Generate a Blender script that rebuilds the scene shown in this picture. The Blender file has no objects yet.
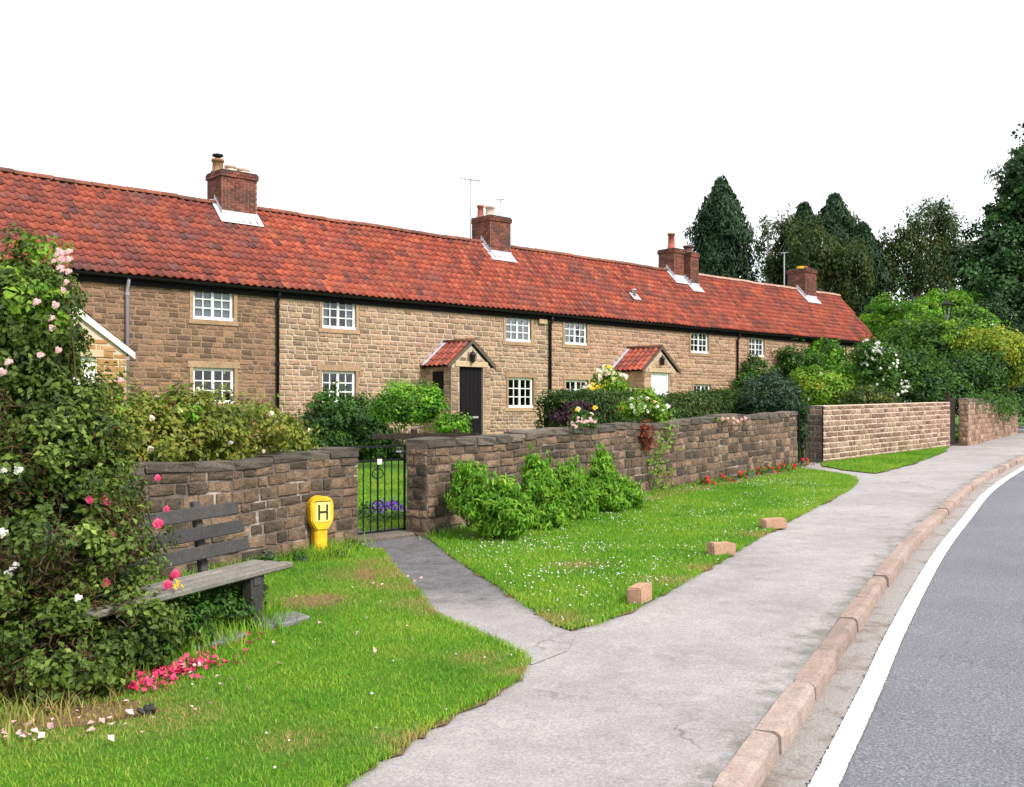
import bpy, bmesh, math, random
import numpy as np
from mathutils import Vector, Matrix, Euler
R = math.radians
rng = random.Random(7)
nr = np.random.default_rng(11)
scene = bpy.context.scene
COL = scene.collection

# ------------------------------------------------------------------ camera, sky, sun, exposure
EYE = 1.6
cam_d = bpy.data.cameras.new('camera'); cam = bpy.data.objects.new('camera', cam_d); COL.objects.link(cam)
cam.location = (0, 0, EYE); cam.rotation_euler = (R(90), 0, 0)
cam_d.sensor_width = 36; cam_d.lens = 36 * 1000 / 1024; cam_d.shift_y = 16.5 / 1024
cam_d.clip_start = .05; cam_d.clip_end = 2000
scene.camera = cam
world = bpy.data.worlds.new('World'); scene.world = world; world.use_nodes = True
wt = world.node_tree; wt.nodes.clear()
SUN_DIR = Vector((.62, -.55, .80)).normalized()          # towards the sun
sky = wt.nodes.new('ShaderNodeTexSky'); sky.sky_type = 'NISHITA'; sky.sun_disc = False
sky.sun_elevation = math.asin(SUN_DIR.z); sky.sun_rotation = math.atan2(SUN_DIR.x, SUN_DIR.y)
cl = wt.nodes.new('ShaderNodeTexNoise'); cl.inputs['Scale'].default_value = 2.2; cl.inputs['Detail'].default_value = 5
cr = wt.nodes.new('ShaderNodeValToRGB')                    # bright, even cloud layer
cr.color_ramp.elements[0].color = (6.6, 6.8, 7.2, 1); cr.color_ramp.elements[1].color = (9.0, 9.0, 9.0, 1)
mx = wt.nodes.new('ShaderNodeMix'); mx.data_type = 'RGBA'; mx.inputs[0].default_value = .93
bg = wt.nodes.new('ShaderNodeBackground'); bg.inputs[1].default_value = .1
wo = wt.nodes.new('ShaderNodeOutputWorld')
wt.links.new(cl.outputs['Fac'], cr.inputs[0]); wt.links.new(sky.outputs[0], mx.inputs[6]); wt.links.new(cr.outputs[0], mx.inputs[7])
wt.links.new(mx.outputs[2], bg.inputs[0]); wt.links.new(bg.outputs[0], wo.inputs[0])
sun_d = bpy.data.lights.new('sun', 'SUN'); sun_d.energy = 2.4; sun_d.angle = R(12); sun_d.color = (1, .95, .87)
sun = bpy.data.objects.new('sun', sun_d); COL.objects.link(sun)
sun.rotation_euler = SUN_DIR.to_track_quat('Z', 'Y').to_euler(); sun.location = (0, 0, 30)
scene.view_settings.view_transform = 'Standard'; scene.view_settings.look = 'None'
scene.view_settings.gamma = 1; scene.view_settings.use_curve_mapping = False
scene.view_settings.exposure = .97

# ------------------------------------------------------------------ materials
def srgb(r, g, b):
    f = lambda c: (c / 255 / 12.92) if c <= 10 else ((c / 255 + .055) / 1.055) ** 2.4
    return (f(r), f(g), f(b), 1)
class NT:
    def __init__(s, name):
        s.m = bpy.data.materials.new(name); s.m.use_nodes = True; s.t = s.m.node_tree; s.t.nodes.clear()
        s.o = s.t.nodes.new('ShaderNodeOutputMaterial'); s.p = s.t.nodes.new('ShaderNodeBsdfPrincipled')
        s.t.links.new(s.p.outputs[0], s.o.inputs[0]); s.geo = None
    def n(s, typ, **k):
        x = s.t.nodes.new('ShaderNode' + typ)
        for a, b in k.items(): setattr(x, a, b)
        return x
    def l(s, a, b): s.t.links.new(a, b)
    def pos(s):
        if not s.geo: s.geo = s.n('NewGeometry')
        return s.geo.outputs['Position']
    def noise(s, scale, detail=4, rough=.55, vec=None):
        x = s.n('TexNoise'); x.inputs['Scale'].default_value = scale; x.inputs['Detail'].default_value = detail
        x.inputs['Roughness'].default_value = rough; s.l(vec or s.pos(), x.inputs['Vector']); return x.outputs['Fac']
    def ramp(s, fac, stops, interp='LINEAR'):
        x = s.n('ValToRGB'); e = x.color_ramp.elements; x.color_ramp.interpolation = interp
        while len(e) < len(stops): e.new(.5)
        for i, (p, c) in enumerate(stops):
            e[i].position = p; e[i].color = c if hasattr(c, '__len__') else (c, c, c, 1)
        s.l(fac, x.inputs[0]); return x.outputs[0]
    def mix(s, fac, a, b, mode='MIX'):
        x = s.n('Mix', data_type='RGBA', blend_type=mode)
        for v, i in ((fac, 0), (a, 6), (b, 7)):
            if hasattr(v, 'is_linked'): s.l(v, x.inputs[i])
            else: x.inputs[i].default_value = v
        return x.outputs[2]
    def math(s, op, a, b=0.0):
        x = s.n('Math', operation=op)
        for v, i in ((a, 0), (b, 1)):
            if hasattr(v, 'is_linked'): s.l(v, x.inputs[i])
            else: x.inputs[i].default_value = v
        return x.outputs[0]
    def rand(s):                                   # one value per piece, whether the piece is an object or an island of a mesh
        s.pos(); oi = s.n('ObjectInfo')
        return s.math('FRACT', s.math('ADD', s.geo.outputs['Random Per Island'], oi.outputs['Random']))
    def bump(s, h, strength=.4, dist=.02):
        b = s.n('Bump'); b.inputs['Strength'].default_value = strength; b.inputs['Distance'].default_value = dist
        s.l(h, b.inputs['Height']); s.l(b.outputs[0], s.p.inputs['Normal'])
    def done(s, col, rough=.85, metal=0, spec=None):
        if hasattr(col, 'is_linked'): s.l(col, s.p.inputs['Base Color'])
        else: s.p.inputs['Base Color'].default_value = col
        if hasattr(rough, 'is_linked'): s.l(rough, s.p.inputs['Roughness'])
        else: s.p.inputs['Roughness'].default_value = rough
        s.p.inputs['Metallic'].default_value = metal
        if spec is not None: s.p.inputs['Specular IOR Level'].default_value = spec
        return s.m
def piece_mat(name, stops, fine=38, grime=(.05, .045, .04, 1), gscale=1.3, gr=(.48, .72), gamt=.6, bump=.5, dist=.012, rough=.9, spec=.2):
    s = NT(name); c = s.ramp(s.rand(), stops)
    f = s.noise(fine, 6, .7); c = s.mix(1.0, c, s.ramp(f, [(.28, .62), (.72, 1.28)]), 'MULTIPLY')
    m = s.noise(9, 4, .6); c = s.mix(.5, c, s.ramp(m, [(.3, .7), (.7, 1.25)]), 'MULTIPLY')
    g = s.ramp(s.noise(gscale, 6, .68), [(gr[0], 0), (gr[1], gamt)]); c = s.mix(g, c, grime)
    s.bump(s.math('ADD', f, s.math('MULTIPLY', m, 1.5)), bump, dist)
    return s.done(c, rough, spec=spec)
def plain(name, col, rough=.6, metal=0, var=.25, scale=14, bump=0, spec=None):
    s = NT(name); f = s.noise(scale, 5, .6)
    c = s.mix(1.0, col, s.ramp(f, [(.3, 1 - var), (.7, 1 + var)]), 'MULTIPLY')
    if bump: s.bump(f, bump, .01)
    return s.done(c, rough, metal, spec)
def leaf_mat(name, dark, light, third=None, tp=.35, trans=.35, rough=.5):
    s = NT(name); at = s.n('Attribute', attribute_name='clump')
    s.pos(); r = s.math('ADD', s.math('MULTIPLY', s.geo.outputs['Random Per Island'], .55), s.math('MULTIPLY', at.outputs['Fac'], .45))
    st = [(.12, dark), (.8, light)]
    if third: st += [(.97, third)]
    c = s.ramp(r, st)
    s.done(c, rough, spec=.25)
    tb = s.n('BsdfTranslucent'); s.l(c, tb.inputs[0]); ms = s.n('MixShader'); ms.inputs[0].default_value = trans
    s.l(s.p.outputs[0], ms.inputs[1]); s.l(tb.outputs[0], ms.inputs[2]); s.l(ms.outputs[0], s.o.inputs[0])
    return s.m
C = lambda r, g, b: (r, g, b, 1)
M = {}
M['tile'] = piece_mat('pantile clay', [(0, C(.15, .046, .040)), (.08, C(.23, .054, .040)), (.25, C(.31, .067, .043)), (.75, C(.385, .084, .048)), (.95, C(.44, .115, .06)), (1, C(.26, .085, .07))], fine=26, grime=C(.105, .055, .052), gscale=1.4, gr=(.44, .68), gamt=.75, bump=.25, rough=.75)
M['tile_old'] = piece_mat('weathered pantile clay', [(0, C(.11, .045, .042)), (.12, C(.18, .050, .040)), (.45, C(.26, .062, .042)), (.85, C(.34, .084, .048)), (1, C(.17, .075, .07))], fine=26, grime=C(.09, .055, .06), gscale=.6, gr=(.46, .68), gamt=.6, bump=.25, rough=.75)
M['ridge'] = piece_mat('ridge clay', [(0, C(.16, .07, .05)), (1, C(.30, .10, .06))], gamt=.7)
M['ridge_pale'] = piece_mat('pale ridge bedding', [(0, C(.40, .22, .17)), (1, C(.52, .32, .25))], gamt=.3)
M['stone_a'] = piece_mat('brown weathered stone', [(0, C(.125, .08, .056)), (.4, C(.21, .13, .083)), (.75, C(.27, .165, .105)), (1, C(.37, .20, .115))], grime=C(.10, .075, .055), gscale=.9, gamt=.6, fine=30, bump=.8)
M['mortar_a'] = plain('brown mortar', C(.26, .17, .11), .95, var=.3, scale=20, bump=.4)
M['stone_b'] = piece_mat('tan sandstone', [(0, C(.20, .135, .095)), (.3, C(.335, .225, .145)), (.6, C(.43, .30, .195)), (.85, C(.39, .235, .155)), (1, C(.28, .20, .15))], grime=C(.19, .13, .09), gamt=.4, gscale=1.0)
M['mortar_b'] = plain('pale lime mortar', C(.48, .385, .295), .95, var=.2, scale=20, bump=.3)
M['stone_c'] = piece_mat('pinkish sandstone', [(0, C(.26, .15, .10)), (.3, C(.385, .235, .15)), (.6, C(.46, .295, .19)), (.85, C(.43, .24, .16)), (1, C(.31, .20, .15))], grime=C(.22, .14, .10), gamt=.4, gscale=1.0)
M['mortar_c'] = plain('buff mortar', C(.47, .36, .27), .95, var=.2, scale=20, bump=.3)
M['ashlar'] = piece_mat('orange sandstone ashlar', [(0, C(.34, .17, .07)), (.5, C(.46, .24, .10)), (1, C(.50, .30, .15))], gamt=.2)
M['ashlar_pale'] = piece_mat('pale dressed stone', [(0, C(.44, .31, .19)), (1, C(.56, .42, .28))], gamt=.25)
M['surround'] = piece_mat('dressed surround stone', [(0, C(.34, .22, .135)), (1, C(.43, .29, .18))], gamt=.3)
M['garden_stone'] = piece_mat('soot stained garden wall stone', [(0, C(.075, .058, .045)), (.3, C(.15, .105, .075)), (.65, C(.235, .155, .105)), (1, C(.34, .225, .15))], grime=C(.042, .04, .032), gscale=3.0, gr=(.42, .68), gamt=.75, bump=1, dist=.025)
M['garden_mortar'] = piece_mat('patchy pale mortar', [(0, C(.15, .115, .095)), (1, C(.15, .115, .095))], grime=C(.46, .41, .37), gscale=2.2, gr=(.54, .66), gamt=.85, bump=.8)
M['brick_wall'] = piece_mat('red brown coursed stone', [(0, C(.17, .10, .075)), (.4, C(.26, .165, .12)), (.75, C(.34, .22, .16)), (1, C(.42, .30, .225))], grime=C(.12, .085, .065), gamt=.45)
M['pale_mortar'] = plain('pale joints', C(.55, .45, .35), .95, var=.15, bump=.3)
M['coping'] = piece_mat('lichened coping stone', [(0, C(.10, .085, .07)), (1, C(.19, .155, .125))], grime=C(.045, .042, .036), gr=(.42, .66), gamt=.7, bump=.9, dist=.02)
M['chim'] = piece_mat('red chimney brick', [(0, C(.11, .042, .034)), (.5, C(.20, .062, .045)), (1, C(.28, .10, .07))], grime=C(.055, .042, .038), gscale=2.4, gr=(.44, .66), gamt=.8)
M['chim_dark'] = plain('sooty brick', C(.10, .05, .045), .9, var=.3)
M['chim_mortar'] = plain('chimney joints', C(.38, .27, .21), .95, var=.2)
M['pot'] = plain('cream clay pot', C(.55, .42, .33), .8, var=.2, scale=8)
M['pot_red'] = plain('red clay pot', C(.36, .09, .06), .8, var=.25, scale=8)
M['pot_brown'] = plain('brown clay pot', C(.24, .12, .06), .85, var=.35, scale=8)
M['verge_white'] = plain('white painted verge', C(.66, .62, .57), .8, var=.12)
M['lead'] = plain('lead flashing', C(.50, .50, .55), .55, var=.2, scale=5)
M['white'] = plain('white paint', C(.78, .78, .77), .45, var=.04)
M['door_dark'] = plain('black brown door paint', C(.010, .008, .010), .7, var=.2, spec=.12)
M['black'] = plain('black iron', C(.010, .011, .013), .5, var=.2, spec=.2)
M['pipe_grey'] = plain('lilac grey pipe', C(.30, .28, .34), .5, var=.1)
M['barge'] = plain('weathered barge board', C(.10, .075, .055), .8, var=.3)
M['galv'] = plain('galvanised tube', C(.45, .46, .48), .5, .6)
M['curtain'] = plain('net curtain', C(.42, .42, .44), .9, var=.05)
M['room'] = plain('dim plaster', C(.10, .09, .08), .9)
s = NT('window glass'); s.done(C(.9, .9, .9), .03)
_tr = s.n('BsdfTransparent'); _tr.inputs[0].default_value = (.82, .86, .88, 1); _gl = s.n('BsdfGlossy'); _gl.inputs['Roughness'].default_value = .03
_fr = s.n('Fresnel'); _fr.inputs[0].default_value = 1.52; _fm = s.math('ADD', s.math('MULTIPLY', _fr.outputs[0], .7), .02)
_ms = s.n('MixShader'); s.l(_fm, _ms.inputs[0]); s.l(_tr.outputs[0], _ms.inputs[1]); s.l(_gl.outputs[0], _ms.inputs[2]); s.l(_ms.outputs[0], s.o.inputs[0])
M['glass'] = s.m
# ground surfaces
s = NT('road asphalt'); f = s.noise(75, 4, .8); v = s.n('TexVoronoi'); v.inputs['Scale'].default_value = 70; s.l(s.pos(), v.inputs['Vector'])
c = s.ramp(f, [(.3, C(.06, .061, .071)), (.5, C(.13, .131, .149)), (.7, C(.32, .32, .35))])
c = s.mix(.6, c, s.ramp(s.noise(.9, 5), [(.35, .82), (.65, 1.15)]), 'MULTIPLY')
c = s.mix(s.ramp(v.outputs['Distance'], [(.05, .5), (.35, 0)]), c, C(.22, .215, .215))
s.bump(s.math('ADD', f, v.outputs['Distance']), .7, .006); M['road'] = s.done(c, .85, spec=.3)
def pave(s):
    f = s.noise(60, 5, .85); c = s.ramp(f, [(.3, C(.185, .170, .170)), (.5, C(.325, .300, .300)), (.7, C(.46, .428, .425))])
    c = s.mix(1, c, s.ramp(s.noise(.8, 6, .65), [(.32, .80), (.62, 1.06)]), 'MULTIPLY')
    c = s.mix(.8, c, s.ramp(s.noise(5.5, 7, .8), [(.34, .78), (.62, 1.07)]), 'MULTIPLY')
    vo = s.n('TexVoronoi', feature='DISTANCE_TO_EDGE'); vo.inputs['Scale'].default_value = .75
    wv = s.n('VectorMath', operation='ADD'); nz = s.n('TexNoise'); nz.inputs['Scale'].default_value = 3; nz.inputs['Detail'].default_value = 6; s.l(s.pos(), nz.inputs['Vector'])
    sc_ = s.n('VectorMath', operation='SCALE'); sc_.inputs['Scale'].default_value = .5; s.l(nz.outputs['Color'], sc_.inputs[0]); s.l(s.pos(), wv.inputs[0]); s.l(sc_.outputs[0], wv.inputs[1]); s.l(wv.outputs[0], vo.inputs['Vector'])
    crack = s.mix(1, s.ramp(vo.outputs['Distance'], [(.0, .8), (.012, 0)]), s.ramp(s.noise(.6, 3), [(.5, 0), (.62, 1)]), 'MULTIPLY')
    c = s.mix(crack, c, C(.07, .065, .058))
    c = s.mix(s.ramp(s.noise(2.7, 8, .75), [(.60, 0), (.74, .5)]), c, C(.11, .10, .09)); return c, f
s = NT('pavement asphalt'); c, f = pave(s); s.bump(f, .55, .007); M['pavement'] = s.done(c, .9, spec=.25)
s = NT('mossy pavement edge'); c, f = pave(s); at = s.n('Attribute', attribute_name='clump')
dm_ = s.math('ADD', s.math('MULTIPLY', at.outputs['Fac'], .30), s.noise(4.5, 8, .75)); c = s.mix(s.ramp(dm_, [(.68, 0), (.88, .7)]), c, C(.10, .098, .075)); s.bump(f, .6, .007); M['pavement_edge'] = s.done(c, .9, spec=.25)
s = NT('worn path asphalt'); c0, f = pave(s)
c = s.ramp(f, [(.28, C(.055, .052, .056)), (.5, C(.12, .115, .12)), (.72, C(.26, .25, .255))]); c = s.mix(1, c, s.ramp(s.noise(3.5, 7, .8), [(.35, .55), (.65, 1.25)]), 'MULTIPLY')
sx = s.n('SeparateXYZ'); s.l(s.pos(), sx.inputs[0]); yb = s.math('ADD', sx.outputs['Y'], s.math('MULTIPLY', s.noise(1.6, 8, .75), 2.6))
mr = s.n('MapRange'); mr.inputs[1].default_value = 8.45; mr.inputs[2].default_value = 9.5; mr.inputs[3].default_value = 1; mr.inputs[4].default_value = .0; s.l(yb, mr.inputs[0])
c = s.mix(mr.outputs[0], c, c0); s.bump(f, .55, .007); M['path'] = s.done(c, .9, spec=.25)
s = NT('gutter grit'); f = s.noise(70, 6, .8); c = s.ramp(f, [(.3, C(.13, .115, .11)), (.5, C(.28, .25, .24)), (.75, C(.46, .42, .40))])
c = s.mix(s.ramp(s.noise(3, 6, .7), [(.52, 0), (.66, .7)]), c, C(.13, .085, .05)); s.bump(f, .8, .01); M['grit'] = s.done(c, .95)
s = NT('worn road paint'); f = s.noise(60, 5, .8); c = s.ramp(s.math('ADD', s.math('MULTIPLY', f, .7), s.math('MULTIPLY', s.noise(3, 6, .7), .35)), [(.40, C(.20, .20, .215)), (.47, C(.66, .66, .65)), (.55, C(.80, .80, .79))]); s.bump(f, .4, .004); M['paint'] = s.done(c, .7)
s = NT('turf'); f = s.noise(45, 5, .7); c = s.ramp(f, [(.3, C(.05, .12, .012)), (.7, C(.13, .29, .025))])
c = s.mix(s.ramp(s.noise(1.1, 5, .7), [(.55, 0), (.72, .75)]), c, C(.20, .17, .05)); s.bump(f, 1, .03); M['turf'] = s.done(c, .95, spec=.1)
s = NT('meadow'); f = s.noise(3, 6, .7); c = s.ramp(f, [(.3, C(.04, .09, .015)), (.7, C(.09, .17, .03))]); s.bump(f, 1, .05); M['meadow'] = s.done(c, .95, spec=.1)
s = NT('dry soil'); f = s.noise(40, 6, .8); c = s.ramp(f, [(.3, C(.11, .065, .035)), (.6, C(.24, .16, .085)), (.8, C(.36, .27, .15))]); s.bump(f, 1, .02); M['soil'] = s.done(c, .95, spec=.1)
s = NT('grass blades'); at = s.n('Attribute', attribute_name='clump'); s.pos()
r_ = s.math('ADD', s.math('MULTIPLY', s.geo.outputs['Random Per Island'], .5), s.math('MULTIPLY', s.noise(1.4, 4), .5))
r_ = s.math('ADD', r_, s.math('MULTIPLY', s.math('SUBTRACT', s.noise(1.0, 5, .6), .5), 1.0))
c = s.ramp(r_, [(.15, C(.05, .17, .014)), (.38, C(.125, .33, .022)), (.58, C(.21, .41, .03)), (.85, C(.38, .46, .06))])
c = s.mix(at.outputs['Fac'], c, C(.42, .31, .12)); s.done(c, .6, spec=.2)
tb = s.n('BsdfTranslucent'); s.l(c, tb.inputs[0]); ms = s.n('MixShader'); ms.inputs[0].default_value = .35
s.l(s.p.outputs[0], ms.inputs[1]); s.l(tb.outputs[0], ms.inputs[2]); s.l(ms.outputs[0], s.o.inputs[0]); M['grass'] = s.m
M['kerb'] = piece_mat('pink grey kerb stone', [(0, C(.27, .20, .17)), (.5, C(.33, .245, .21)), (1, C(.38, .30, .265))], grime=C(.15, .125, .105), gscale=4, gr=(.5, .7), gamt=.6, fine=70, bump=.6, dist=.008)
M['block'] = piece_mat('buff stone block', [(0, C(.42, .25, .17)), (1, C(.48, .30, .20))], gamt=.3, fine=60, bump=.7)
M['slab'] = piece_mat('grey paving slab', [(0, C(.16, .16, .17)), (1, C(.22, .215, .22))], gamt=.5)
M['bench_dark'] = piece_mat('charcoal weathered timber', [(0, C(.035, .033, .033)), (1, C(.085, .08, .08))], gamt=.3, fine=50)
M['bench_grey'] = piece_mat('silvered timber', [(0, C(.17, .155, .135)), (1, C(.26, .24, .21))], gamt=.5, fine=50)
M['yellow'] = plain('yellow enamel', C(.78, .45, .010), .6, var=.28, scale=9)
M['yellow_pale'] = plain('pale yellow plate', C(.85, .66, .20), .5, var=.1)
M['print_black'] = plain('black print', C(.02, .02, .015), .6)
M['timber'] = plain('dark fence timber', C(.035, .027, .022), .9, var=.4, bump=.4, spec=.1)
M['bark'] = plain('bark', C(.09, .07, .05), .95, var=.5, scale=9, bump=.8)
M['bark_pale'] = plain('pale birch bark', C(.42, .40, .37), .9, var=.4, scale=4)
M['cane'] = plain('rose cane', C(.13, .075, .04), .85, var=.4)
M['l_rose'] = leaf_mat('rose leaf', C(.022, .046, .010), C(.14, .22, .032), C(.34, .42, .09))
M['l_twig'] = leaf_mat('dry twig', C(.07, .045, .025), C(.20, .13, .06))
M['l_ramble'] = leaf_mat('rambler leaf', C(.06, .10, .016), C(.27, .31, .04), C(.38, .17, .07))
M['l_bright'] = leaf_mat('bright shrub leaf', C(.06, .19, .014), C(.23, .50, .035), C(.46, .60, .07), trans=.42)
M['l_mid'] = leaf_mat('mid green leaf', C(.022, .07, .012), C(.085, .20, .025), C(.15, .27, .04))
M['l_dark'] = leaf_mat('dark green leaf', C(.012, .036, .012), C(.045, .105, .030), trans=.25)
M['l_blue'] = leaf_mat('grey green leaf', C(.018, .042, .024), C(.06, .11, .06), trans=.2)
M['l_hedge'] = leaf_mat('clipped hedge leaf', C(.018, .05, .010), C(.07, .13, .02), C(.13, .12, .03), trans=.25)
M['l_yellow'] = leaf_mat('golden leaf', C(.12, .20, .012), C(.38, .42, .03), C(.5, .5, .06))
M['l_lime'] = leaf_mat('lime leaf', C(.08, .20, .012), C(.22, .38, .03))
M['l_purple'] = leaf_mat('purple leaf', C(.020, .008, .012), C(.06, .02, .03), trans=.2)
M['l_conifer'] = leaf_mat('conifer spray', C(.007, .026, .011), C(.036, .092, .030), trans=.2)
M['l_birch'] = leaf_mat('hanging birch leaf', C(.028, .05, .014), C(.11, .145, .042), trans=.4)
M['l_syc'] = leaf_mat('sycamore leaf', C(.012, .042, .013), C(.055, .14, .032), C(.09, .18, .06), trans=.25)
M['l_rust'] = leaf_mat('rusty trailing leaf', C(.10, .02, .01), C(.30, .07, .03))
def petal(n, a, b): M[n] = leaf_mat(n + ' petal', a, b, trans=.25, rough=.6)
petal('f_pink', C(.62, .33, .34), C(.85, .60, .58)); petal('f_rose', C(.58, .02, .09), C(.80, .10, .24)); petal('f_white', C(.72, .70, .64), C(.86, .85, .80))
petal('f_cream', C(.72, .60, .40), C(.85, .78, .62)); petal('f_yellow', C(.75, .42, .01), C(.88, .62, .04)); petal('f_red', C(.50, .008, .012), C(.70, .03, .03)); petal('f_purple', C(.07, .02, .24), C(.18, .07, .45))

# ------------------------------------------------------------------ mesh helpers
def link(name, mesh, parent=None, mat=None, smooth=False):
    o = bpy.data.objects.new(name, mesh); COL.objects.link(o)
    if parent: o.parent = parent
    if mat is not None and not mesh.materials: mesh.materials.append(M[mat])
    if smooth: mesh.polygons.foreach_set('use_smooth', np.ones(len(mesh.polygons), bool))
    return o
def tag(o, label=None, cat=None, group=None, kind=None):
    for k, v in (('label', label), ('category', cat), ('group', group), ('kind', kind)):
        if v: o[k] = v
    return o
def empty(name, loc=(0, 0, 0), rz=0):
    o = bpy.data.objects.new(name, None); COL.objects.link(o); o.location = loc; o.rotation_euler = (0, 0, rz); o.empty_display_size = .2
    return o
class MB:
    """collects shapes, builds one mesh"""
    def __init__(s): s.v = []; s.f = []
    def add(s, vs, fs, mat=None):
        k = len(s.v)
        s.v += [tuple(mat @ Vector(p)) if mat is not None else tuple(p) for p in vs]
        s.f += [tuple(i + k for i in f) for f in fs]; return s
    def box(s, a, b, bev=0, mat=None):
        (x0, y0, z0), (x1, y1, z1) = a, b
        if bev <= 0:
            return s.add([(x0, y0, z0), (x1, y0, z0), (x1, y1, z0), (x0, y1, z0), (x0, y0, z1), (x1, y0, z1), (x1, y1, z1), (x0, y1, z1)],
                         [(0, 3, 2, 1), (4, 5, 6, 7), (0, 1, 5, 4), (1, 2, 6, 5), (2, 3, 7, 6), (3, 0, 4, 7)], mat)
        e = bev; vs = []; fs = []
        for z, i in ((z0, e), (z0 + e, 0), (z1 - e, 0), (z1, e)):
            for (px, py) in ((x0 + i + e, y0 + i), (x1 - i - e, y0 + i), (x1 - i, y0 + i + e), (x1 - i, y1 - i - e), (x1 - i - e, y1 - i), (x0 + i + e, y1 - i), (x0 + i, y1 - i - e), (x0 + i, y0 + i + e)):
                vs.append((px, py, z))
        for r in range(3):
            for k in range(8): fs.append((r * 8 + k, r * 8 + (k + 1) % 8, r * 8 + 8 + (k + 1) % 8, r * 8 + 8 + k))
        fs.append(tuple(range(7, -1, -1))); fs.append(tuple(range(24, 32)))
        return s.add(vs, fs, mat)
    def tube(s, pts, rad, seg=8, cap=True):
        pts = [Vector(p) for p in pts]; rad = [rad] * len(pts) if not hasattr(rad, '__len__') else rad; vs = []; fs = []
        up = None
        for i, p in enumerate(pts):
            d = (pts[min(i + 1, len(pts) - 1)] - pts[max(i - 1, 0)]).normalized()
            if up is None: up = d.orthogonal().normalized()
            a = (up - d * up.dot(d)).normalized(); up = a; b = d.cross(a)
            for k in range(seg):
                an = 2 * math.pi * k / seg; vs.append(p + (a * math.cos(an) + b * math.sin(an)) * rad[i])
        for i in range(len(pts) - 1):
            for k in range(seg):
                fs.append((i * seg + k, i * seg + (k + 1) % seg, (i + 1) * seg + (k + 1) % seg, (i + 1) * seg + k))
        if cap: fs.append(tuple(range(seg - 1, -1, -1))); fs.append(tuple((len(pts) - 1) * seg + k for k in range(seg)))
        return s.add(vs, fs)
    def lathe(s, prof, c=(0, 0, 0), seg=12):
        vs = []; fs = []
        for (r, z) in prof:
            for k in range(seg):
                an = 2 * math.pi * k / seg; vs.append((c[0] + r * math.cos(an), c[1] + r * math.sin(an), c[2] + z))
        for i in range(len(prof) - 1):
            for k in range(seg): fs.append((i * seg + k, i * seg + (k + 1) % seg, (i + 1) * seg + (k + 1) % seg, (i + 1) * seg + k))
        fs.append(tuple(range(seg - 1, -1, -1))); fs.append(tuple((len(prof) - 1) * seg + k for k in range(seg)))
        return s.add(vs, fs)
    def prism(s, poly, y0, y1):        # polygon in x,z swept along y
        n = len(poly); vs = [(x, y0, z) for x, z in poly] + [(x, y1, z) for x, z in poly]
        fs = [tuple(range(n)), tuple(range(2 * n - 1, n - 1, -1))] + [(i, i + n, (i + 1) % n + n, (i + 1) % n) for i in range(n)]
        return s.add(vs, fs)
    def mesh(s, name):
        me = bpy.data.meshes.new(name); me.from_pydata(s.v, [], s.f); me.update(); return me
    def build(s, name, mat, parent=None, smooth=False): return link(name, s.mesh(name), parent, mat, smooth)
def np_mesh(name, V, F, attr=None):
    """V (n,3), F (m,k) with constant k"""
    V = np.asarray(V, np.float32); F = np.asarray(F, np.int32); k = F.shape[1]
    me = bpy.data.meshes.new(name); me.vertices.add(len(V)); me.vertices.foreach_set('co', V.ravel())
    me.loops.add(F.size); me.loops.foreach_set('vertex_index', F.ravel()); me.polygons.add(len(F))
    me.polygons.foreach_set('loop_start', np.arange(0, F.size, k, dtype=np.int32))
    if attr is not None:
        a = me.attributes.new('clump', 'FLOAT', 'POINT'); a.data.foreach_set('value', np.asarray(attr, np.float32))
    me.update(calc_edges=True); return me
def unit(v): return v / (np.linalg.norm(v, axis=1, keepdims=True) + 1e-9)
def leaves(P, N, size, aspect=.55, fold=.18, up=None, att=None, jitter=.35):
    """folded diamond leaves: P centres, N facing, up = direction the leaf points along"""
    n = len(P); N = unit(N + nr.normal(0, jitter, (n, 3)))
    A = nr.normal(0, 1, (n, 3)) if up is None else up + nr.normal(0, .25, (n, 3))
    A = unit(A - N * (A * N).sum(1, keepdims=True)); B = np.cross(N, A)
    sz = (size * nr.uniform(.6, 1.35, n))[:, None]
    V = np.empty((n, 4, 3)); V[:, 0] = P - A * sz * .5; V[:, 2] = P + A * sz * .5
    V[:, 1] = P + B * sz * aspect * .5 + N * sz * fold - A * sz * .05; V[:, 3] = P - B * sz * aspect * .5 + N * sz * fold - A * sz * .05
    i = np.arange(n)[:, None] * 4; F = np.concatenate([i + np.array([[0, 1, 2]]), i + np.array([[0, 2, 3]])], 0)
    at = np.repeat(att if att is not None else nr.random(n), 4)
    return V.reshape(-1, 3), F, at
def leaf_obj(name, P, N, size, mat, parent, **k):
    V, F, at = leaves(P, N, size, **k); return link(name, np_mesh(name, V, F, at), parent, mat)
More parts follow.
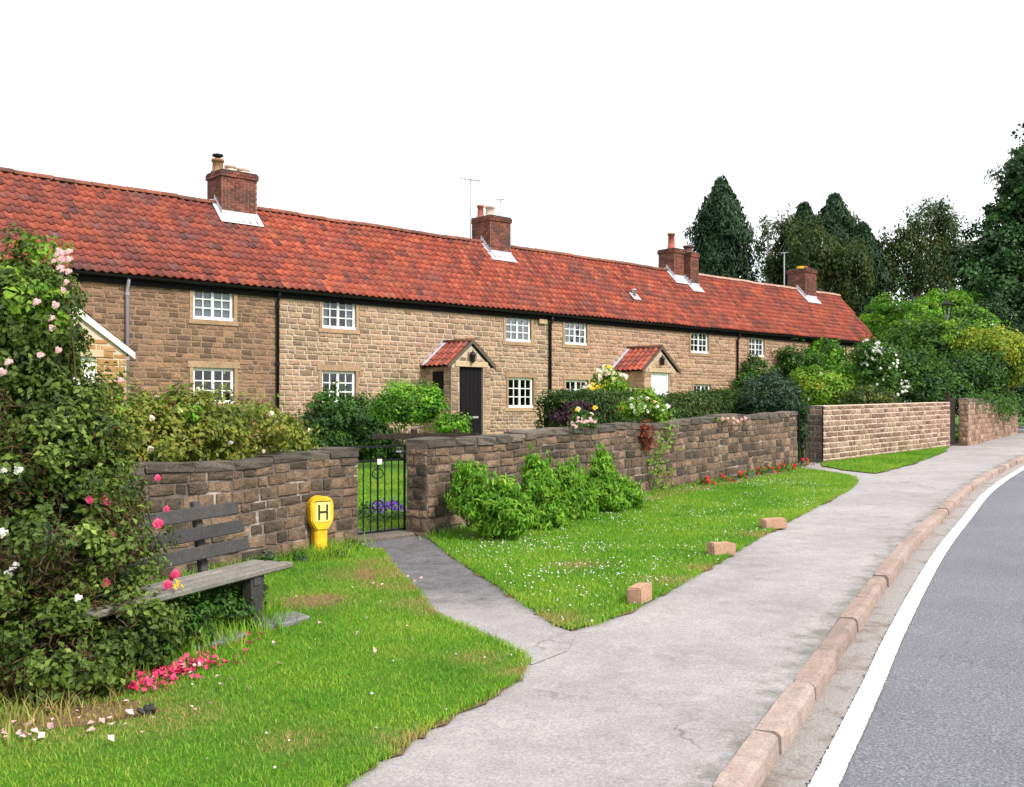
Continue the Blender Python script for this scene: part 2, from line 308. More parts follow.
def blob(cs, rs, nclump, per, spread, shell=(.55, 1.0), flat=.75, zmin=None):
    """clumps of points through a union of ellipsoids: returns P, N, clump value"""
    cs = np.asarray(cs, float); rs = np.asarray(rs, float)
    w = (rs[:, 0] * rs[:, 2]) ** 1.0; idx = nr.choice(len(cs), nclump, p=w / w.sum())
    d = unit(nr.normal(0, 1, (nclump, 3))); rad = nr.uniform(shell[0] ** 2, shell[1] ** 2, nclump) ** .5
    cc = cs[idx] + d * rs[idx] * rad[:, None] * nr.uniform(.85, 1.12, (nclump, 1))
    spr = spread * nr.uniform(.6, 1.4, nclump); k = np.repeat(np.arange(nclump), per)
    off = unit(nr.normal(0, 1, (len(k), 3))) * (nr.random((len(k), 1)) ** .42) * 1.75 * spr[k][:, None]; off[:, 2] *= flat
    P = cc[k] + off
    N = unit(unit(off) * .7 + d[k] * .6 + np.array([0, 0, .45])); at = nr.random(nclump)[k]
    if zmin is not None:
        m = P[:, 2] > zmin; P, N, at = P[m], N[m], at[m]
    return P, N, at

# ------------------------------------------------------------------ terrain: gently rising along the street
def g(x, y):
    s_ = .618 * x + .786 * y
    return .02 * s_ if s_ < 40 else .8 + .2 * (1 - math.exp(-(s_ - 40) / 10))
def at(px, py, Y): return Vector(((px - 512) / 1000 * Y, Y, EYE + (410 - py) / 1000 * Y))
def sheet(name, poly, dz, mat, parent=None):
    bm = bmesh.new(); vs = [bm.verts.new((x, y, g(x, y) + dz)) for x, y in poly]; f = bm.faces.new(vs)
    if f.normal.z < 0: f.normal_flip()
    bmesh.ops.triangulate(bm, faces=bm.faces[:]); bmesh.ops.recalc_face_normals(bm, faces=bm.faces[:])
    me = bpy.data.meshes.new(name); bm.to_mesh(me); bm.free(); return link(name, me, parent, mat)
xs = np.concatenate([np.linspace(-420, -70, 14), np.linspace(-60, 90, 51), np.linspace(100, 450, 14)])
ys = np.concatenate([np.linspace(-300, -50, 10), np.linspace(-40, 100, 48), np.linspace(110, 700, 20)])
V = np.array([(x, y, g(x, y) - .16) for y in ys for x in xs]); nx = len(xs)
F = [(j * nx + i, j * nx + i + 1, (j + 1) * nx + i + 1, (j + 1) * nx + i) for j in range(len(ys) - 1) for i in range(nx - 1)]
tag(link('ground', np_mesh('ground', V, F), None, 'meadow', True), kind='structure')

def spline(pts, n):
    P = [Vector((p[0], p[1])) for p in pts]; P = [P[0] * 2 - P[1]] + P + [P[-1] * 2 - P[-2]]; out = []
    for i in range(1, len(P) - 2):
        for k in range(n):
            t = k / n; a, b, c, d = P[i - 1:i + 3]
            out.append(.5 * ((2 * b) + (c - a) * t + (2 * a - 5 * b + 4 * c - d) * t * t + (3 * b - a - 3 * c + d) * t ** 3))
    out.append(P[-2]); return out
KERB = spline([(-4.4, -6), (-2.3, -2), (-.28, 1.9), (.81, 4.05), (1.62, 5.65), (2.54, 7.5), (4.1, 10.5), (5.6, 13.2), (7.55, 16.65), (9.9, 20.4), (12.4, 24.1), (16.5, 29.5), (22, 35.5), (30, 43)], 8)
def offset(line, d):
    out = []
    for i, p in enumerate(line):
        t = (line[min(i + 1, len(line) - 1)] - line[max(i - 1, 0)]).normalized(); out.append(p + Vector((t.y, -t.x)) * d)
    return out
def strip(name, la, lb, dza, dzb, mat):
    V = []; F = []
    for a, b in zip(la, lb): V += [(a.x, a.y, g(a.x, a.y) + dza), (b.x, b.y, g(b.x, b.y) + dzb)]
    for i in range(len(la) - 1): F.append((2 * i, 2 * i + 1, 2 * i + 3, 2 * i + 2))
    return tag(link(name, np_mesh(name, V, F), None, mat), kind='structure')
KW = .118
k_out = offset(KERB, KW)
strip('road', k_out, offset(KERB, 7.2), -.10, -.10, 'road')
# grit collected along the channel: ragged outer edge
FINE = spline([(p.x, p.y) for p in KERB[8:84:2]], 22)
strip('gutter_grit', offset(FINE, KW - .03), [p + Vector((rng.gauss(0, .012), rng.gauss(0, .008))) for p in offset(FINE, .30)], -.094, -.096, 'grit')
# edge line
jit = lambda Lp, a: [p + Vector((rng.gauss(0, a), 0)) for p in Lp]
strip('road_marking', jit(offset(FINE, .305), .0018), jit(offset(FINE, .42), .0018), -.091, -.091, 'paint')
# pavement from the kerb back under the verges to the wall feet
W1A, W1B = Vector((-3.95, 6.45)), Vector((-1.66, 10.75))
W2A, W2B = Vector((-.96, 11.29)), Vector((5.98, 20.99))
W3A, W3B = Vector((6.86, 22.05)), Vector((12.05, 27.52))
W4A, W4B = Vector((12.75, 27.95)), Vector((17.9, 35.4))
inner = [p for p in KERB]
back = [(-14, -3), (-8, -1.2), (-4.0, 6.3), (-1.75, 10.9), (-1.25, 11.8), (5.6, 21.6), (6.4, 22.7), (11.6, 28.1), (12.4, 28.4), (17.5, 36), (20, 40), (34, 47)]
pv = [(p.x, p.y) for p in inner] + back[::-1]
tag(sheet('pavement', pv, 0, 'pavement'), kind='structure')
tag(sheet('side_road', [(17.2, 36.2), (21.5, 35.8), (30, 42.6), (60, 66), (50, 78), (24, 46)], .012, 'road'), kind='structure')
V = []; F = []; at0 = []
_fo = offset(FINE, 0)
for i, (a, b) in enumerate(zip(offset(FINE, -.34), _fo)):
    V += [(a.x, a.y, g(a.x, a.y) + .0035), (b.x, b.y, g(b.x, b.y) + .0035)]; at0 += [0, 1]
    if i: F.append((2 * i - 2, 2 * i - 1, 2 * i + 1, 2 * i))
tag(link('pavement_edge', np_mesh('pavement_edge', V, F, at0), None, 'pavement_edge'), kind='structure')
L1 = [(-1.72, 10.8), (-1.36, 10.3), (-1.12, 9.3), (-.95, 8.7), (-.72, 7.9), (-.60, 7.35), (-.47, 7.05), (-.28, 6.75), (-.10, 6.42), (.05, 6.12), (.09, 5.93), (.04, 5.62), (-.12, 5.25), (-.35, 4.88), (-.55, 4.4), (-.70, 4.08), (-1.3, 2.9), (-2.4, .9), (-4.4, -2.5), (-9, -1), (-4.0, 6.3)]
L2 = [(-.95, 11.15), (-.80, 10.7), (-.50, 9.6), (-.21, 8.63), (.02, 7.85), (.2, 7.24), (.30, 6.88), (.40, 6.73), (.58, 6.88), (.93, 7.42), (1.45, 8.4), (1.98, 9.45), (2.6, 10.7), (3.2, 11.9), (4.3, 13.95), (5.41, 16.02), (5.95, 17.3), (6.2, 18.1), (6.2, 18.9), (5.95, 20.2), (5.85, 20.85), (2.5, 16.15)]
L3 = [(6.75, 21.8), (6.52, 21.0), (6.62, 19.8), (6.9, 19.0), (7.5, 19.8), (8.44, 21.2), (9.7, 23.2), (11.0, 25.4), (11.9, 27.3), (9.4, 24.75)]
rag = lambda P, a=.02: [(x + rng.uniform(-a, a), y + rng.uniform(-a, a)) for x, y in P]
def densify(P, step=.12, a=.022):
    out = []
    for i in range(len(P)):
        p, q = Vector(P[i]), Vector(P[(i + 1) % len(P)]); n = max(1, int((q - p).length / step))
        for k in range(n): r = p.lerp(q, k / n); out.append((r.x + rng.uniform(-a, a), r.y + rng.uniform(-a, a)))
    return out
for P in (L1, L2, L3):
    tag(sheet('lawn', densify(P), .016, 'turf'), kind='structure'); tag(sheet('verge_edge', densify(P, .10, .055), .009, 'soil'), kind='structure')
tag(sheet('path', [(-1.72, 10.8), (-1.9, 11.4), (-1.6, 12.1), (-1.1, 11.7), (-.93, 11.15), (-.76, 10.7), (-.15, 8.63), (.06, 7.85), (.24, 7.24), (.34, 6.88), (.42, 6.6), (.34, 6.2), (.12, 5.9), (-.2, 6.3), (-.7, 7.2), (-1.1, 8.8), (-1.5, 10.2)], .005, 'path'), kind='structure')
tag(sheet('garden_path', [(-1.9, 11.4), (-5.2, 17.5), (-4.4, 18), (-1.3, 11.9)], .006, 'path'), kind='structure')
tag(sheet('garden_lawn', [(-1.9, 11.6), (-1.05, 12.0), (6, 22), (6.6, 23), (11.8, 28.3), (17, 36), (16, 47), (-15, 18), (-4.2, 6.6)], -.004, 'turf'), kind='structure')
# soil: dry patches on the verge and the wall-foot beds, uneven outlines
def patch(name, cx, cy, rx, ry, rot, dz, mat, n=26):
    P = []
    for k in range(n):
        a = 2 * math.pi * k / n; r = 1 + .35 * rng.uniform(-1, 1); x, y = rx * r * math.cos(a), ry * r * math.sin(a)
        P.append((cx + x * math.cos(rot) - y * math.sin(rot), cy + x * math.sin(rot) + y * math.cos(rot)))
    return tag(sheet(name, P, dz, mat), kind='structure')
patch('soil_patch', -1.55, 7.75, .30, .20, 1.0, .0182, 'soil'); patch('soil_patch', -1.32, 8.95, .09, .5, .15, .0182, 'soil')
patch('soil_patch', -2.2, 5.0, .4, .16, .4, .0182, 'soil')
patch('flower_bed', 3.0, 16.45, 4.3, .22, math.atan2(9.7, 6.94), .026, 'soil', 60)

# ------------------------------------------------------------------ kerb stones
kerb = tag(empty('kerb'), kind='structure')
def kerb_mesh(seed):
    r = random.Random(seed); vs = []; fs = []; ns = 7
    prof = [(.0, -.2), (0.0, .0), (.082, .002), (.104, -.004), (.116, -.020), (.121, -.06), (.124, -.22)]
    for i in range(ns):
        u_ = i / (ns - 1); e = 0 if 0 < i < ns - 1 else .006
        for j, (a, b) in enumerate(prof):
            vs.append((u_ - .5, -(a - (e if j > 2 else 0)) + r.uniform(-.003, .003), b - (e if 0 < j < 6 else 0) + r.uniform(-.0025, .0025)))
    m = len(prof)
    for i in range(ns - 1):
        for j in range(m - 1): fs.append((i * m + j, i * m + j + 1, (i + 1) * m + j + 1, (i + 1) * m + j))
    fs += [tuple(range(m - 1, -1, -1)), tuple((ns - 1) * m + j for j in range(m))]
    me = bpy.data.meshes.new('kerb_stone'); me.from_pydata(vs, [], fs); me.materials.append(M['kerb']); me.update()
    return me
KM = [kerb_mesh(i) for i in range(6)]
acc = 0; segs = []
for i in range(len(KERB) - 1): segs.append((KERB[i], KERB[i + 1], acc)); acc += (KERB[i + 1] - KERB[i]).length
def kpt(d):
    for a, b, s0 in segs:
        L = (b - a).length
        if d <= s0 + L: return a + (b - a) * ((d - s0) / L)
    return segs[-1][1]
d = 5.0
while d < min(acc - 1, 46):
    L = rng.uniform(.7, 1.1); a, b = kpt(d), kpt(d + L); c = (a + b) / 2; t = b - a
    o = link('kerb_stone', rng.choice(KM), kerb)
    o.location = (c.x, c.y, g(c.x, c.y) + .004 + rng.uniform(-.006, .012)); sl = math.atan2(g(b.x, b.y) - g(a.x, a.y), t.length)
    o.rotation_euler = (rng.uniform(-.05, .05), -sl + rng.uniform(-.008, .008), math.atan2(t.y, t.x) + rng.uniform(-.012, .012)); o.scale = (L - .026, rng.uniform(.95, 1.08), 1)
    d += L
sb = MB(); V = []
strip('kerb_bed', offset(KERB, -.004), offset(KERB, KW - .01), -.05, -.09, 'soil')

# ------------------------------------------------------------------ grass, clover, petals
def in_poly(P, poly):
    x, y = P[:, 0], P[:, 1]; ins = np.zeros(len(P), bool); n = len(poly); j = n - 1
    for i in range(n):
        xi, yi = poly[i]; xj, yj = poly[j]
        c = ((yi > y) != (yj > y)) & (x < (xj - xi) * (y - yi) / (yj - yi + 1e-12) + xi); ins ^= c; j = i
    return ins
def scatter(poly, dens):
    p = np.array(poly); lo, hi = p.min(0), p.max(0); n = int(np.prod(hi - lo) * dens); Q = nr.uniform(lo, hi, (n, 2)); return Q[in_poly(Q, poly)]
def gz(Q): return .02 * (.618 * Q[:, 0] + .786 * Q[:, 1])
DRY = [(-1.55, 7.75, .30), (-1.22, 8.9, .38), (-1.05, 8.3, .2), (-2.15, 5.0, .45), (-1.72, 4.95, .28), (-1.3, 9.5, .2), (-1.02, 8.85, .2), (-.86, 8.2, .16), (-.6, 7.3, .14), (.02, 5.7, .12), (-.5, 4.6, .14), (1.7, 9.0, .16), (2.7, 11, .2), (.3, 7.0, .22), (-.2, 6.0, .15), (-.75, 7.6, .2), (-1.0, 4.6, .18), (1.3, 8.4, .2), (.6, 9.2, .2)]
def dryness(Q):
    v = np.zeros(len(Q))
    for x, y, r in DRY: v = np.maximum(v, np.exp(-((Q[:, 0] - x) ** 2 + (Q[:, 1] - y) ** 2) / r ** 2))
    return v
def blades(name, Q, h, w, mat='grass'):
    n = len(Q); dv = dryness(Q); hh = h * nr.uniform(.5, 1.5, n) * (1 - .15 * dv); a = nr.uniform(0, 6.283, n); ln = nr.uniform(.1, .9, n) * hh; b = nr.uniform(0, 6.283, n)
    base = np.c_[Q, gz(Q) + .012]; sd = np.c_[np.cos(a), np.sin(a), np.zeros(n)] * (w * nr.uniform(.7, 1.3, n))[:, None] * .5
    le = np.c_[np.cos(b), np.sin(b), np.zeros(n)] * ln[:, None]
    up = np.c_[np.zeros((n, 2)), hh]
    V = np.stack([base - sd, base + sd, base + up * .6 + le * .35 + sd * .8, base + up * .6 + le * .35 - sd * .8, base + up + le], 1).reshape(-1, 3)
    i = np.arange(n)[:, None] * 5; F = np.concatenate([i + [[0, 1, 2]], i + [[0, 2, 3]], i + [[3, 2, 4]]], 0)
    at_ = np.repeat(np.clip(dv * nr.uniform(.55, 1.3, n) + (nr.random(n) < .05) * .6, 0, 1), 5)
    return tag(link(name, np_mesh(name, V, F, at_), None, mat), kind='stuff')
Q = scatter(L1, 6500); dist = np.hypot(Q[:, 0], Q[:, 1])
vis = (Q[:, 1] > 3.2) & (Q[:, 0] > -.62 * Q[:, 1] - .3); Q = Q[vis]
keep = nr.random(len(Q)) > .12 * dryness(Q); Q = Q[keep]
tag(blades('verge_grass', Q, .023, .0048), 'short green grass of the verge in front of the bench', 'grass')
# longer tufts below the bench, along the wall and along the verge edge
def along(P, n, a, skip=()): 
    out = []
    for i in range(len(P) - 1):
        p, q = Vector(P[i]), Vector(P[i + 1]); m = int((q - p).length * n)
        for _ in range(m): r = p.lerp(q, rng.random()); out.append((r.x + rng.gauss(0, a), r.y + rng.gauss(0, a)))
    return np.array(out)
Q = np.concatenate([along([(-1.72, 10.7), (-3.3, 7.6)], 900, .10), along([(-1.75, 7.2), (-2.35, 5.8)], 1500, .16), along([(-2.5, 4.7), (-2.2, 5.9)], 500, .15), along([(-1.9, 10.1), (-1.75, 9.7)], 900, .12)])
tag(blades('long_grass', Q, .11, .007), 'long rough grass along the wall foot and under the bench', 'grass')
Q = along(L1[1:17], 420, .018); tag(blades('edge_grass', Q, .035, .005), 'ragged grass edging the verge beside the path', 'grass')
Q = scatter(L2, 3600); keep = nr.random(len(Q)) < np.clip(1.5 - Q[:, 1] / 22, .4, 1); Q = Q[keep]
tag(blades('lawn_grass', Q, .030, .007), 'clover dotted lawn between the path and the pavement', 'grass')
Q = along(L2[1:20], 330, .02); tag(blades('edge_grass', Q, .035, .006), 'ragged grass edging the clover lawn', 'grass')
Q = along([(-.9, 11.1), (5.8, 20.7)], 260, .08); tag(blades('wall_foot_grass', Q, .08, .01), 'tufts of grass at the foot of the long wall', 'grass')
Q = scatter(L3, 1800); tag(blades('far_grass', Q, .035, .012), 'small strip of grass below the brick red coursed wall', 'grass')
GL = [(-1.7, 11.7), (-1.2, 12.1), (-1.0, 19), (-5.5, 24), (-5, 15)]
Q = scatter(GL, 1500); tag(blades('garden_grass', Q, .04, .014), 'mown garden grass seen through the iron gate', 'grass')
def specks(name, Q, h, r, mat, label, cat, flat=False):
    n = len(Q); z = gz(Q) + h * nr.uniform(.6, 1.3, n); c = np.c_[Q, z]; rr = r * nr.uniform(.6, 1.4, n)
    o6 = np.array([(1, 0, 0), (0, 1, 0), (-1, 0, 0), (0, -1, 0), (0, 0, .8), (0, 0, -.8)], float)
    V = (c[:, None, :] + o6[None] * rr[:, None, None] * (np.array([1, 1, .3]) if flat else 1)).reshape(-1, 3); i = np.arange(n)[:, None] * 6
    F = np.concatenate([i + [f] for f in ([0, 1, 4], [1, 2, 4], [2, 3, 4], [3, 0, 4], [1, 0, 5], [2, 1, 5], [3, 2, 5], [0, 3, 5])], 0)
    return tag(link(name, np_mesh(name, V, F, np.repeat(nr.random(n), 6)), None, mat), label, cat, kind='stuff')
def patches(poly, k, per, sp):
    c = scatter(poly, 60); c = c[nr.choice(len(c), k)]; Q = np.repeat(c, per, 0) + nr.normal(0, sp, (k * per, 2)); return Q[in_poly(Q, poly)]
Q = np.concatenate([patches(L2, 55, 17, .24), patches([(-.9, 11), (-.2, 8.8), (.6, 7.2), (1.6, 9), (.4, 12.2)], 22, 18, .2), scatter(L2, 4)])
specks('clover_flowers', Q, .038, .0085, 'f_white', 'white clover heads scattered over the long lawn', 'flowers')
Q = np.concatenate([scatter(L1, 2.2)]); Q = Q[Q[:, 1] > 3.5]
specks('daisies', Q, .035, .008, 'f_white', 'few white daisies on the verge in front of the bench', 'flowers')
def petals(name, blobs, mat, label):
    Q = np.concatenate([np.array((x, y)) + nr.normal(0, 1, (n, 2)) * s_ for x, y, s_, n in blobs]); n = len(Q)
    P = np.c_[Q, gz(Q) + .035 + nr.uniform(0, .02, n)]; V, F, a = leaves(P, np.tile([0, 0, 1.], (n, 1)), .038, aspect=.8, jitter=.5)
    return tag(link(name, np_mesh(name, V, F, a), None, mat), label, 'petals', kind='stuff')
petals('fallen_petals', [(-2.03, 5.72, .10, 170), (-1.90, 5.85, .10, 110), (-2.0, 5.45, .07, 50), (-1.7, 5.95, .14, 14), (-1.8, 6.5, .14, 20)], 'f_rose', 'fallen crimson rose petals lying on the grass below the bush')
petals('pale_petals', [(-2.35, 4.75, .12, 28), (-1.8, 5.3, .22, 18), (-2.0, 4.9, .18, 14), (-1.95, 5.7, .12, 20), (-1.0, 8.5, .12, 10), (-1.3, 6.4, .5, 16)], 'f_pink', 'pale fallen petals strewn over dry grass beside the rose bush')
dm = MB(); 
for k in range(9): dm.box((-.02, -.012, 0), (.02, .012, .02), .004, Matrix.Translation((rng.gauss(0, .018), rng.gauss(0, .014), rng.uniform(0, .02))) @ Euler((rng.random() * 3, rng.random() * 3, rng.random() * 3)).to_matrix().to_4x4())
o = dm.build('leaf_clod', 'print_black'); p = (-1.84, 5.02); o.location = (*p, g(*p) + .03); tag(o, 'small dark clod of dead leaves on the near verge', 'clod')

# ------------------------------------------------------------------ stone pieces
def stone_variant(seed, rough=1.0):
    r = random.Random(seed); q = lambda a: r.uniform(-a, a) * rough
    ring = [(-.5, -.5), (0, -.5), (.5, -.5), (.5, 0), (.5, .5), (0, .5), (-.5, .5), (-.5, 0)]
    V = [(x, 1, z) for x, z in ring]
    V += [(x * .98 + q(.03), .42, z * .97 + q(.07)) for x, z in ring]
    V += [(x * .90 + q(.035), .02 + abs(q(.16)), z * .80 + q(.07)) for x, z in ring]
    V += [(q(.1), q(.06), q(.1))]
    F = []
    for a in (0, 8):
        for k in range(8): F.append((a + k, a + 8 + k, a + 8 + (k + 1) % 8, a + (k + 1) % 8))
    F = [tuple(reversed(f)) for f in F]
    for k in range(8): F.append((16 + k, 16 + (k + 1) % 8, 24))
    return V, F
SV = [stone_variant(i) for i in range(8)]
_sm = {}
def stone_mesh(i, mat, name='stone'):
    if (i, mat, name) not in _sm:
        me = bpy.data.meshes.new(name); me.from_pydata(SV[i][0], [], SV[i][1]); me.materials.append(M[mat]); me.update(); _sm[(i, mat, name)] = me
    return _sm[(i, mat, name)]
def layout(x0, x1, z0, z1, hc, lc, holes=(), r=rng):
    out = []; z = z0
    while z < z1 - .03:
        h = min(r.uniform(*hc), z1 - z)
        if z1 - z - h < .05: h = z1 - z
        x = x0 - r.uniform(0, lc[1] * .6)
        while x < x1 - .02:
            l = r.uniform(*lc); a, b = max(x, x0), min(x + l, x1); x += l
            if x1 - b < .06: b = x1; x = x1
            if b - a < .05: continue
            rects = [(a, b, z, z + h)]
            for (hx0, hx1, hz0, hz1) in holes:
                nxt = []
                for (p, q, s_, t) in rects:
                    if q <= hx0 or p >= hx1 or t <= hz0 or s_ >= hz1: nxt.append((p, q, s_, t)); continue
                    if p < hx0: nxt.append((p, hx0, s_, t))
                    if q > hx1: nxt.append((hx1, q, s_, t))
                    m0, m1 = max(p, hx0), min(q, hx1)
                    if s_ < hz0: nxt.append((m0, m1, s_, hz0))
                    if t > hz1: nxt.append((m0, m1, hz1, t))
                rects = nxt
            out += [q for q in rects if q[1] - q[0] > .045 and q[3] - q[2] > .04]
        z += h
    return out
def stones(rects, joint, y, depth, mat, parent, nmax=300, key=None, shear=None, name='stone', face='front'):
    """rects in the wall's own x,z; the nmax that show largest are single pieces, the rest one joined part"""
    if key: rects = sorted(rects, key=key)
    B = MB()
    for i, (a, b, c, d_) in enumerate(rects):
        w, h = b - a - joint, d_ - c - joint; cx, cz = (a + b) / 2, (c + d_) / 2; yy = y + rng.uniform(-.007, .007); k = rng.randrange(8)
        rot = (0, 0, 0) if face == 'front' else (0, 0, -math.pi / 2)
        loc = (cx, yy, cz) if face == 'front' else (yy, cx, cz)
        if shear:
            z0, z1 = shear(cx, c), shear(cx, d_); cz = (z0 + z1) / 2; h = z1 - z0 - joint; ang = math.atan2(shear(b, (c + d_) / 2) - shear(a, (c + d_) / 2), b - a)
            loc = (cx, yy, cz); rot = (0, -ang, 0)
        rot = (rot[0] + rng.uniform(-.02, .02), rot[1] + rng.uniform(-.012, .012), rot[2] + rng.uniform(-.02, .02))
        if w < .02 or h < .02: continue
        if i < nmax:
            o = link(name, stone_mesh(k, mat, name), parent); o.location = loc; o.rotation_euler = rot; o.scale = (w, depth, h)
        else: B.add(SV[k][0], SV[k][1], Matrix.LocRotScale(Vector(loc), Euler(rot), Vector((w, depth, h))))
    if B.v: tag(B.build(name + 'work', mat, parent), kind='stuff')

# ------------------------------------------------------------------ the terrace: local x along the front, y into the house
U = Vector((.7377, .6751, 0)); INW = Vector((-.6751, .7377, 0)); PF = 23.15; AZ = math.atan2(.6751, .7377)
def fpos(t): return U * t + INW * PF
EAVE_Z, EAVE_Y, RIDGE_Z, RIDGE_Y, BASE_Z = 4.74, -.22, 7.16, 2.12, .25
slope = math.hypot(RIDGE_Z - EAVE_Z, RIDGE_Y - EAVE_Y); pit = math.atan2(RIDGE_Z - EAVE_Z, RIDGE_Y - EAVE_Y)
TW, ROWS = .212, 13; TG = slope / ROWS
def tile_data(w=TW, gauge=TG):
    n = 9; V = []; F = []; prof = []
    for i in range(n):
        x = i / (n - 1) * 1.10; prof.append((x * w, .052 * (math.cos(2 * math.pi * (x - .12)) * .5 + .5) ** 1.5 + (.006 if i == 0 else 0)))
    for v_, lift in ((0, .030), (1.18, .006)):
        for x, z in prof: V.append((x, v_ * gauge, z + lift))
    for x, z in prof: V.append((x, 0.004, z + .012))
    for i in range(n - 1): F.append((i, i + 1, n + i + 1, n + i)); F.append((2 * n + i, 2 * n + i + 1, i + 1, i))
    return V, F
TD = tile_data(); TDS = tile_data(.20, .25)
def tile_mesh(mat):
    me = bpy.data.meshes.new('tile'); me.from_pydata(TD[0], [], TD[1]); me.materials.append(M[mat]); me.update()
    me.polygons.foreach_set('use_smooth', np.array([len(p.vertices) == 4 and i % 2 == 0 for i, p in enumerate(me.polygons)])); return me
def wall_with_holes(mb, x0, x1, z0, z1, y, depth, holes):
    xs_ = sorted({x0, x1, *[h[0] for h in holes], *[h[1] for h in holes]}); zs_ = sorted({z0, z1, *[h[2] for h in holes], *[h[3] for h in holes]})
    for i in range(len(xs_) - 1):
        for j in range(len(zs_) - 1):
            cx, cz = (xs_[i] + xs_[i + 1]) / 2, (zs_[j] + zs_[j + 1]) / 2
            if any(h[0] < cx < h[1] and h[2] < cz < h[3] for h in holes): continue
            mb.add([(xs_[i], y, zs_[j]), (xs_[i + 1], y, zs_[j]), (xs_[i + 1], y, zs_[j + 1]), (xs_[i], y, zs_[j + 1])], [(0, 1, 2, 3)])
    for (a, b, c, d_) in holes:
        mb.add([(a, y, c), (b, y, c), (b, y, d_), (a, y, d_), (a, y + depth, c), (b, y + depth, c), (b, y + depth, d_), (a, y + depth, d_)], [(0, 1, 5, 4), (1, 2, 6, 5), (2, 3, 7, 6), (3, 0, 4, 7)])
def window(parent, a, b, c, d_, cols=4, rows=3, y=.045, curtain=0, opened=False):
    """white casement: frame and bars one part, every pane and curtain a sub-part"""
    fw, mw, bw = .07, .075, .028; w = MB()
    w.box((a, y, c), (a + fw, y + .06, d_), .006); w.box((b - fw, y, c), (b, y + .06, d_), .006)
    w.box((a + fw, y + .001, d_ - fw), (b - fw, y + .06, d_), .006); w.box((a - .03, y - .05, c - .012), (b + .03, y + .06, c + fw), .008)
    half = cols // 2; mid = (a + b) / 2
    parts = [(a + fw, mid - mw / 2), (mid + mw / 2, b - fw)] if cols > 2 else [(a + fw, b - fw)]
    if cols > 2: w.box((mid - mw / 2, y + .002, c + fw), (mid + mw / 2, y + .055, d_ - fw), .006)
    o = w.build('window', 'white', parent)
    bars = MB(); z0, z1 = c + fw, d_ - fw; pane = []
    for (p, q) in parts:
        n = half if cols > 2 else cols; pw = (q - p) / n; ph = (z1 - z0) / rows
        for i in range(1, n): bars.box((p + i * pw - bw / 2, y + .012, z0), (p + i * pw + bw / 2, y + .045, z1))
        for j in range(1, rows): bars.box((p, y + .014, z0 + j * ph - bw / 2), (q, y + .043, z0 + j * ph + bw / 2))
        for i in range(n):
            for j in range(rows): pane.append((p + i * pw, p + (i + 1) * pw, z0 + j * ph, z0 + (j + 1) * ph))
    bars.build('glazing_bar', 'white', o)
    key = (round(pane[0][1] - pane[0][0], 2), round(pane[0][3] - pane[0][2], 2))
    for (p, q, s_, t) in pane:
        me = window.cache.get(key)
        if me is None:
            me = MB().box((-key[0] / 2, -.002, -key[1] / 2), (key[0] / 2, .002, key[1] / 2)).mesh('pane'); me.materials.append(M['glass']); window.cache[key] = me
        po = link('pane', me, o); po.location = ((p + q) / 2, y + .03, (s_ + t) / 2); po.rotation_euler = (rng.uniform(-.012, .012), 0, rng.uniform(-.015, .015))
    if curtain:
        for (p, q) in ([(a + .05, a + .05 + (b - a) * curtain), (b - .05 - (b - a) * curtain, b - .05)] if curtain < .45 else [(a + .04, b - .04)]):
            cm = MB(); n = 22; vs = []
            for i in range(n + 1):
                x = p + (q - p) * i / n; yy = y + .085 + .012 * math.sin(i * 1.1)
                vs += [(x, yy, c + .03), (x, yy, d_ - .03)]
            cm.add(vs, [(2 * i, 2 * i + 2, 2 * i + 3, 2 * i + 1) for i in range(n)]); cm.build('curtain', 'curtain', o, True)
    return o
window.cache = {}
def brickwork(mb_core, parent, x0, x1, y0, y1, z0, z1, bw=.22, bh=.075, mat='chim', nmax=0):
    """brick courses round a rectangular stack, joined (too small to pick apart)"""
    B = MB(); j = 0; z = z0
    while z < z1 - .02:
        h = min(bh, z1 - z); off = (j % 2) * bw / 2
        for (p0, p1, fix, ax, sgn) in ((x0, x1, y0, 0, -1), (x0, x1, y1, 0, 1), (y0, y1, x0, 1, -1), (y0, y1, x1, 1, 1)):
            x = p0 - off
            while x < p1 - .02:
                a, b = max(x, p0), min(x + bw, p1); x += bw
                if b - a < .03: continue
                pr = .012 + rng.uniform(-.002, .002); a += .008; b -= .008
                if ax == 0: B.box((a, min(fix, fix + sgn * pr), z + .006), (b, max(fix, fix + sgn * pr), z + h - .006))
                else: B.box((min(fix, fix + sgn * pr), a, z + .006), (max(fix, fix + sgn * pr), b, z + h - .006))
        z += h; j += 1
    return B
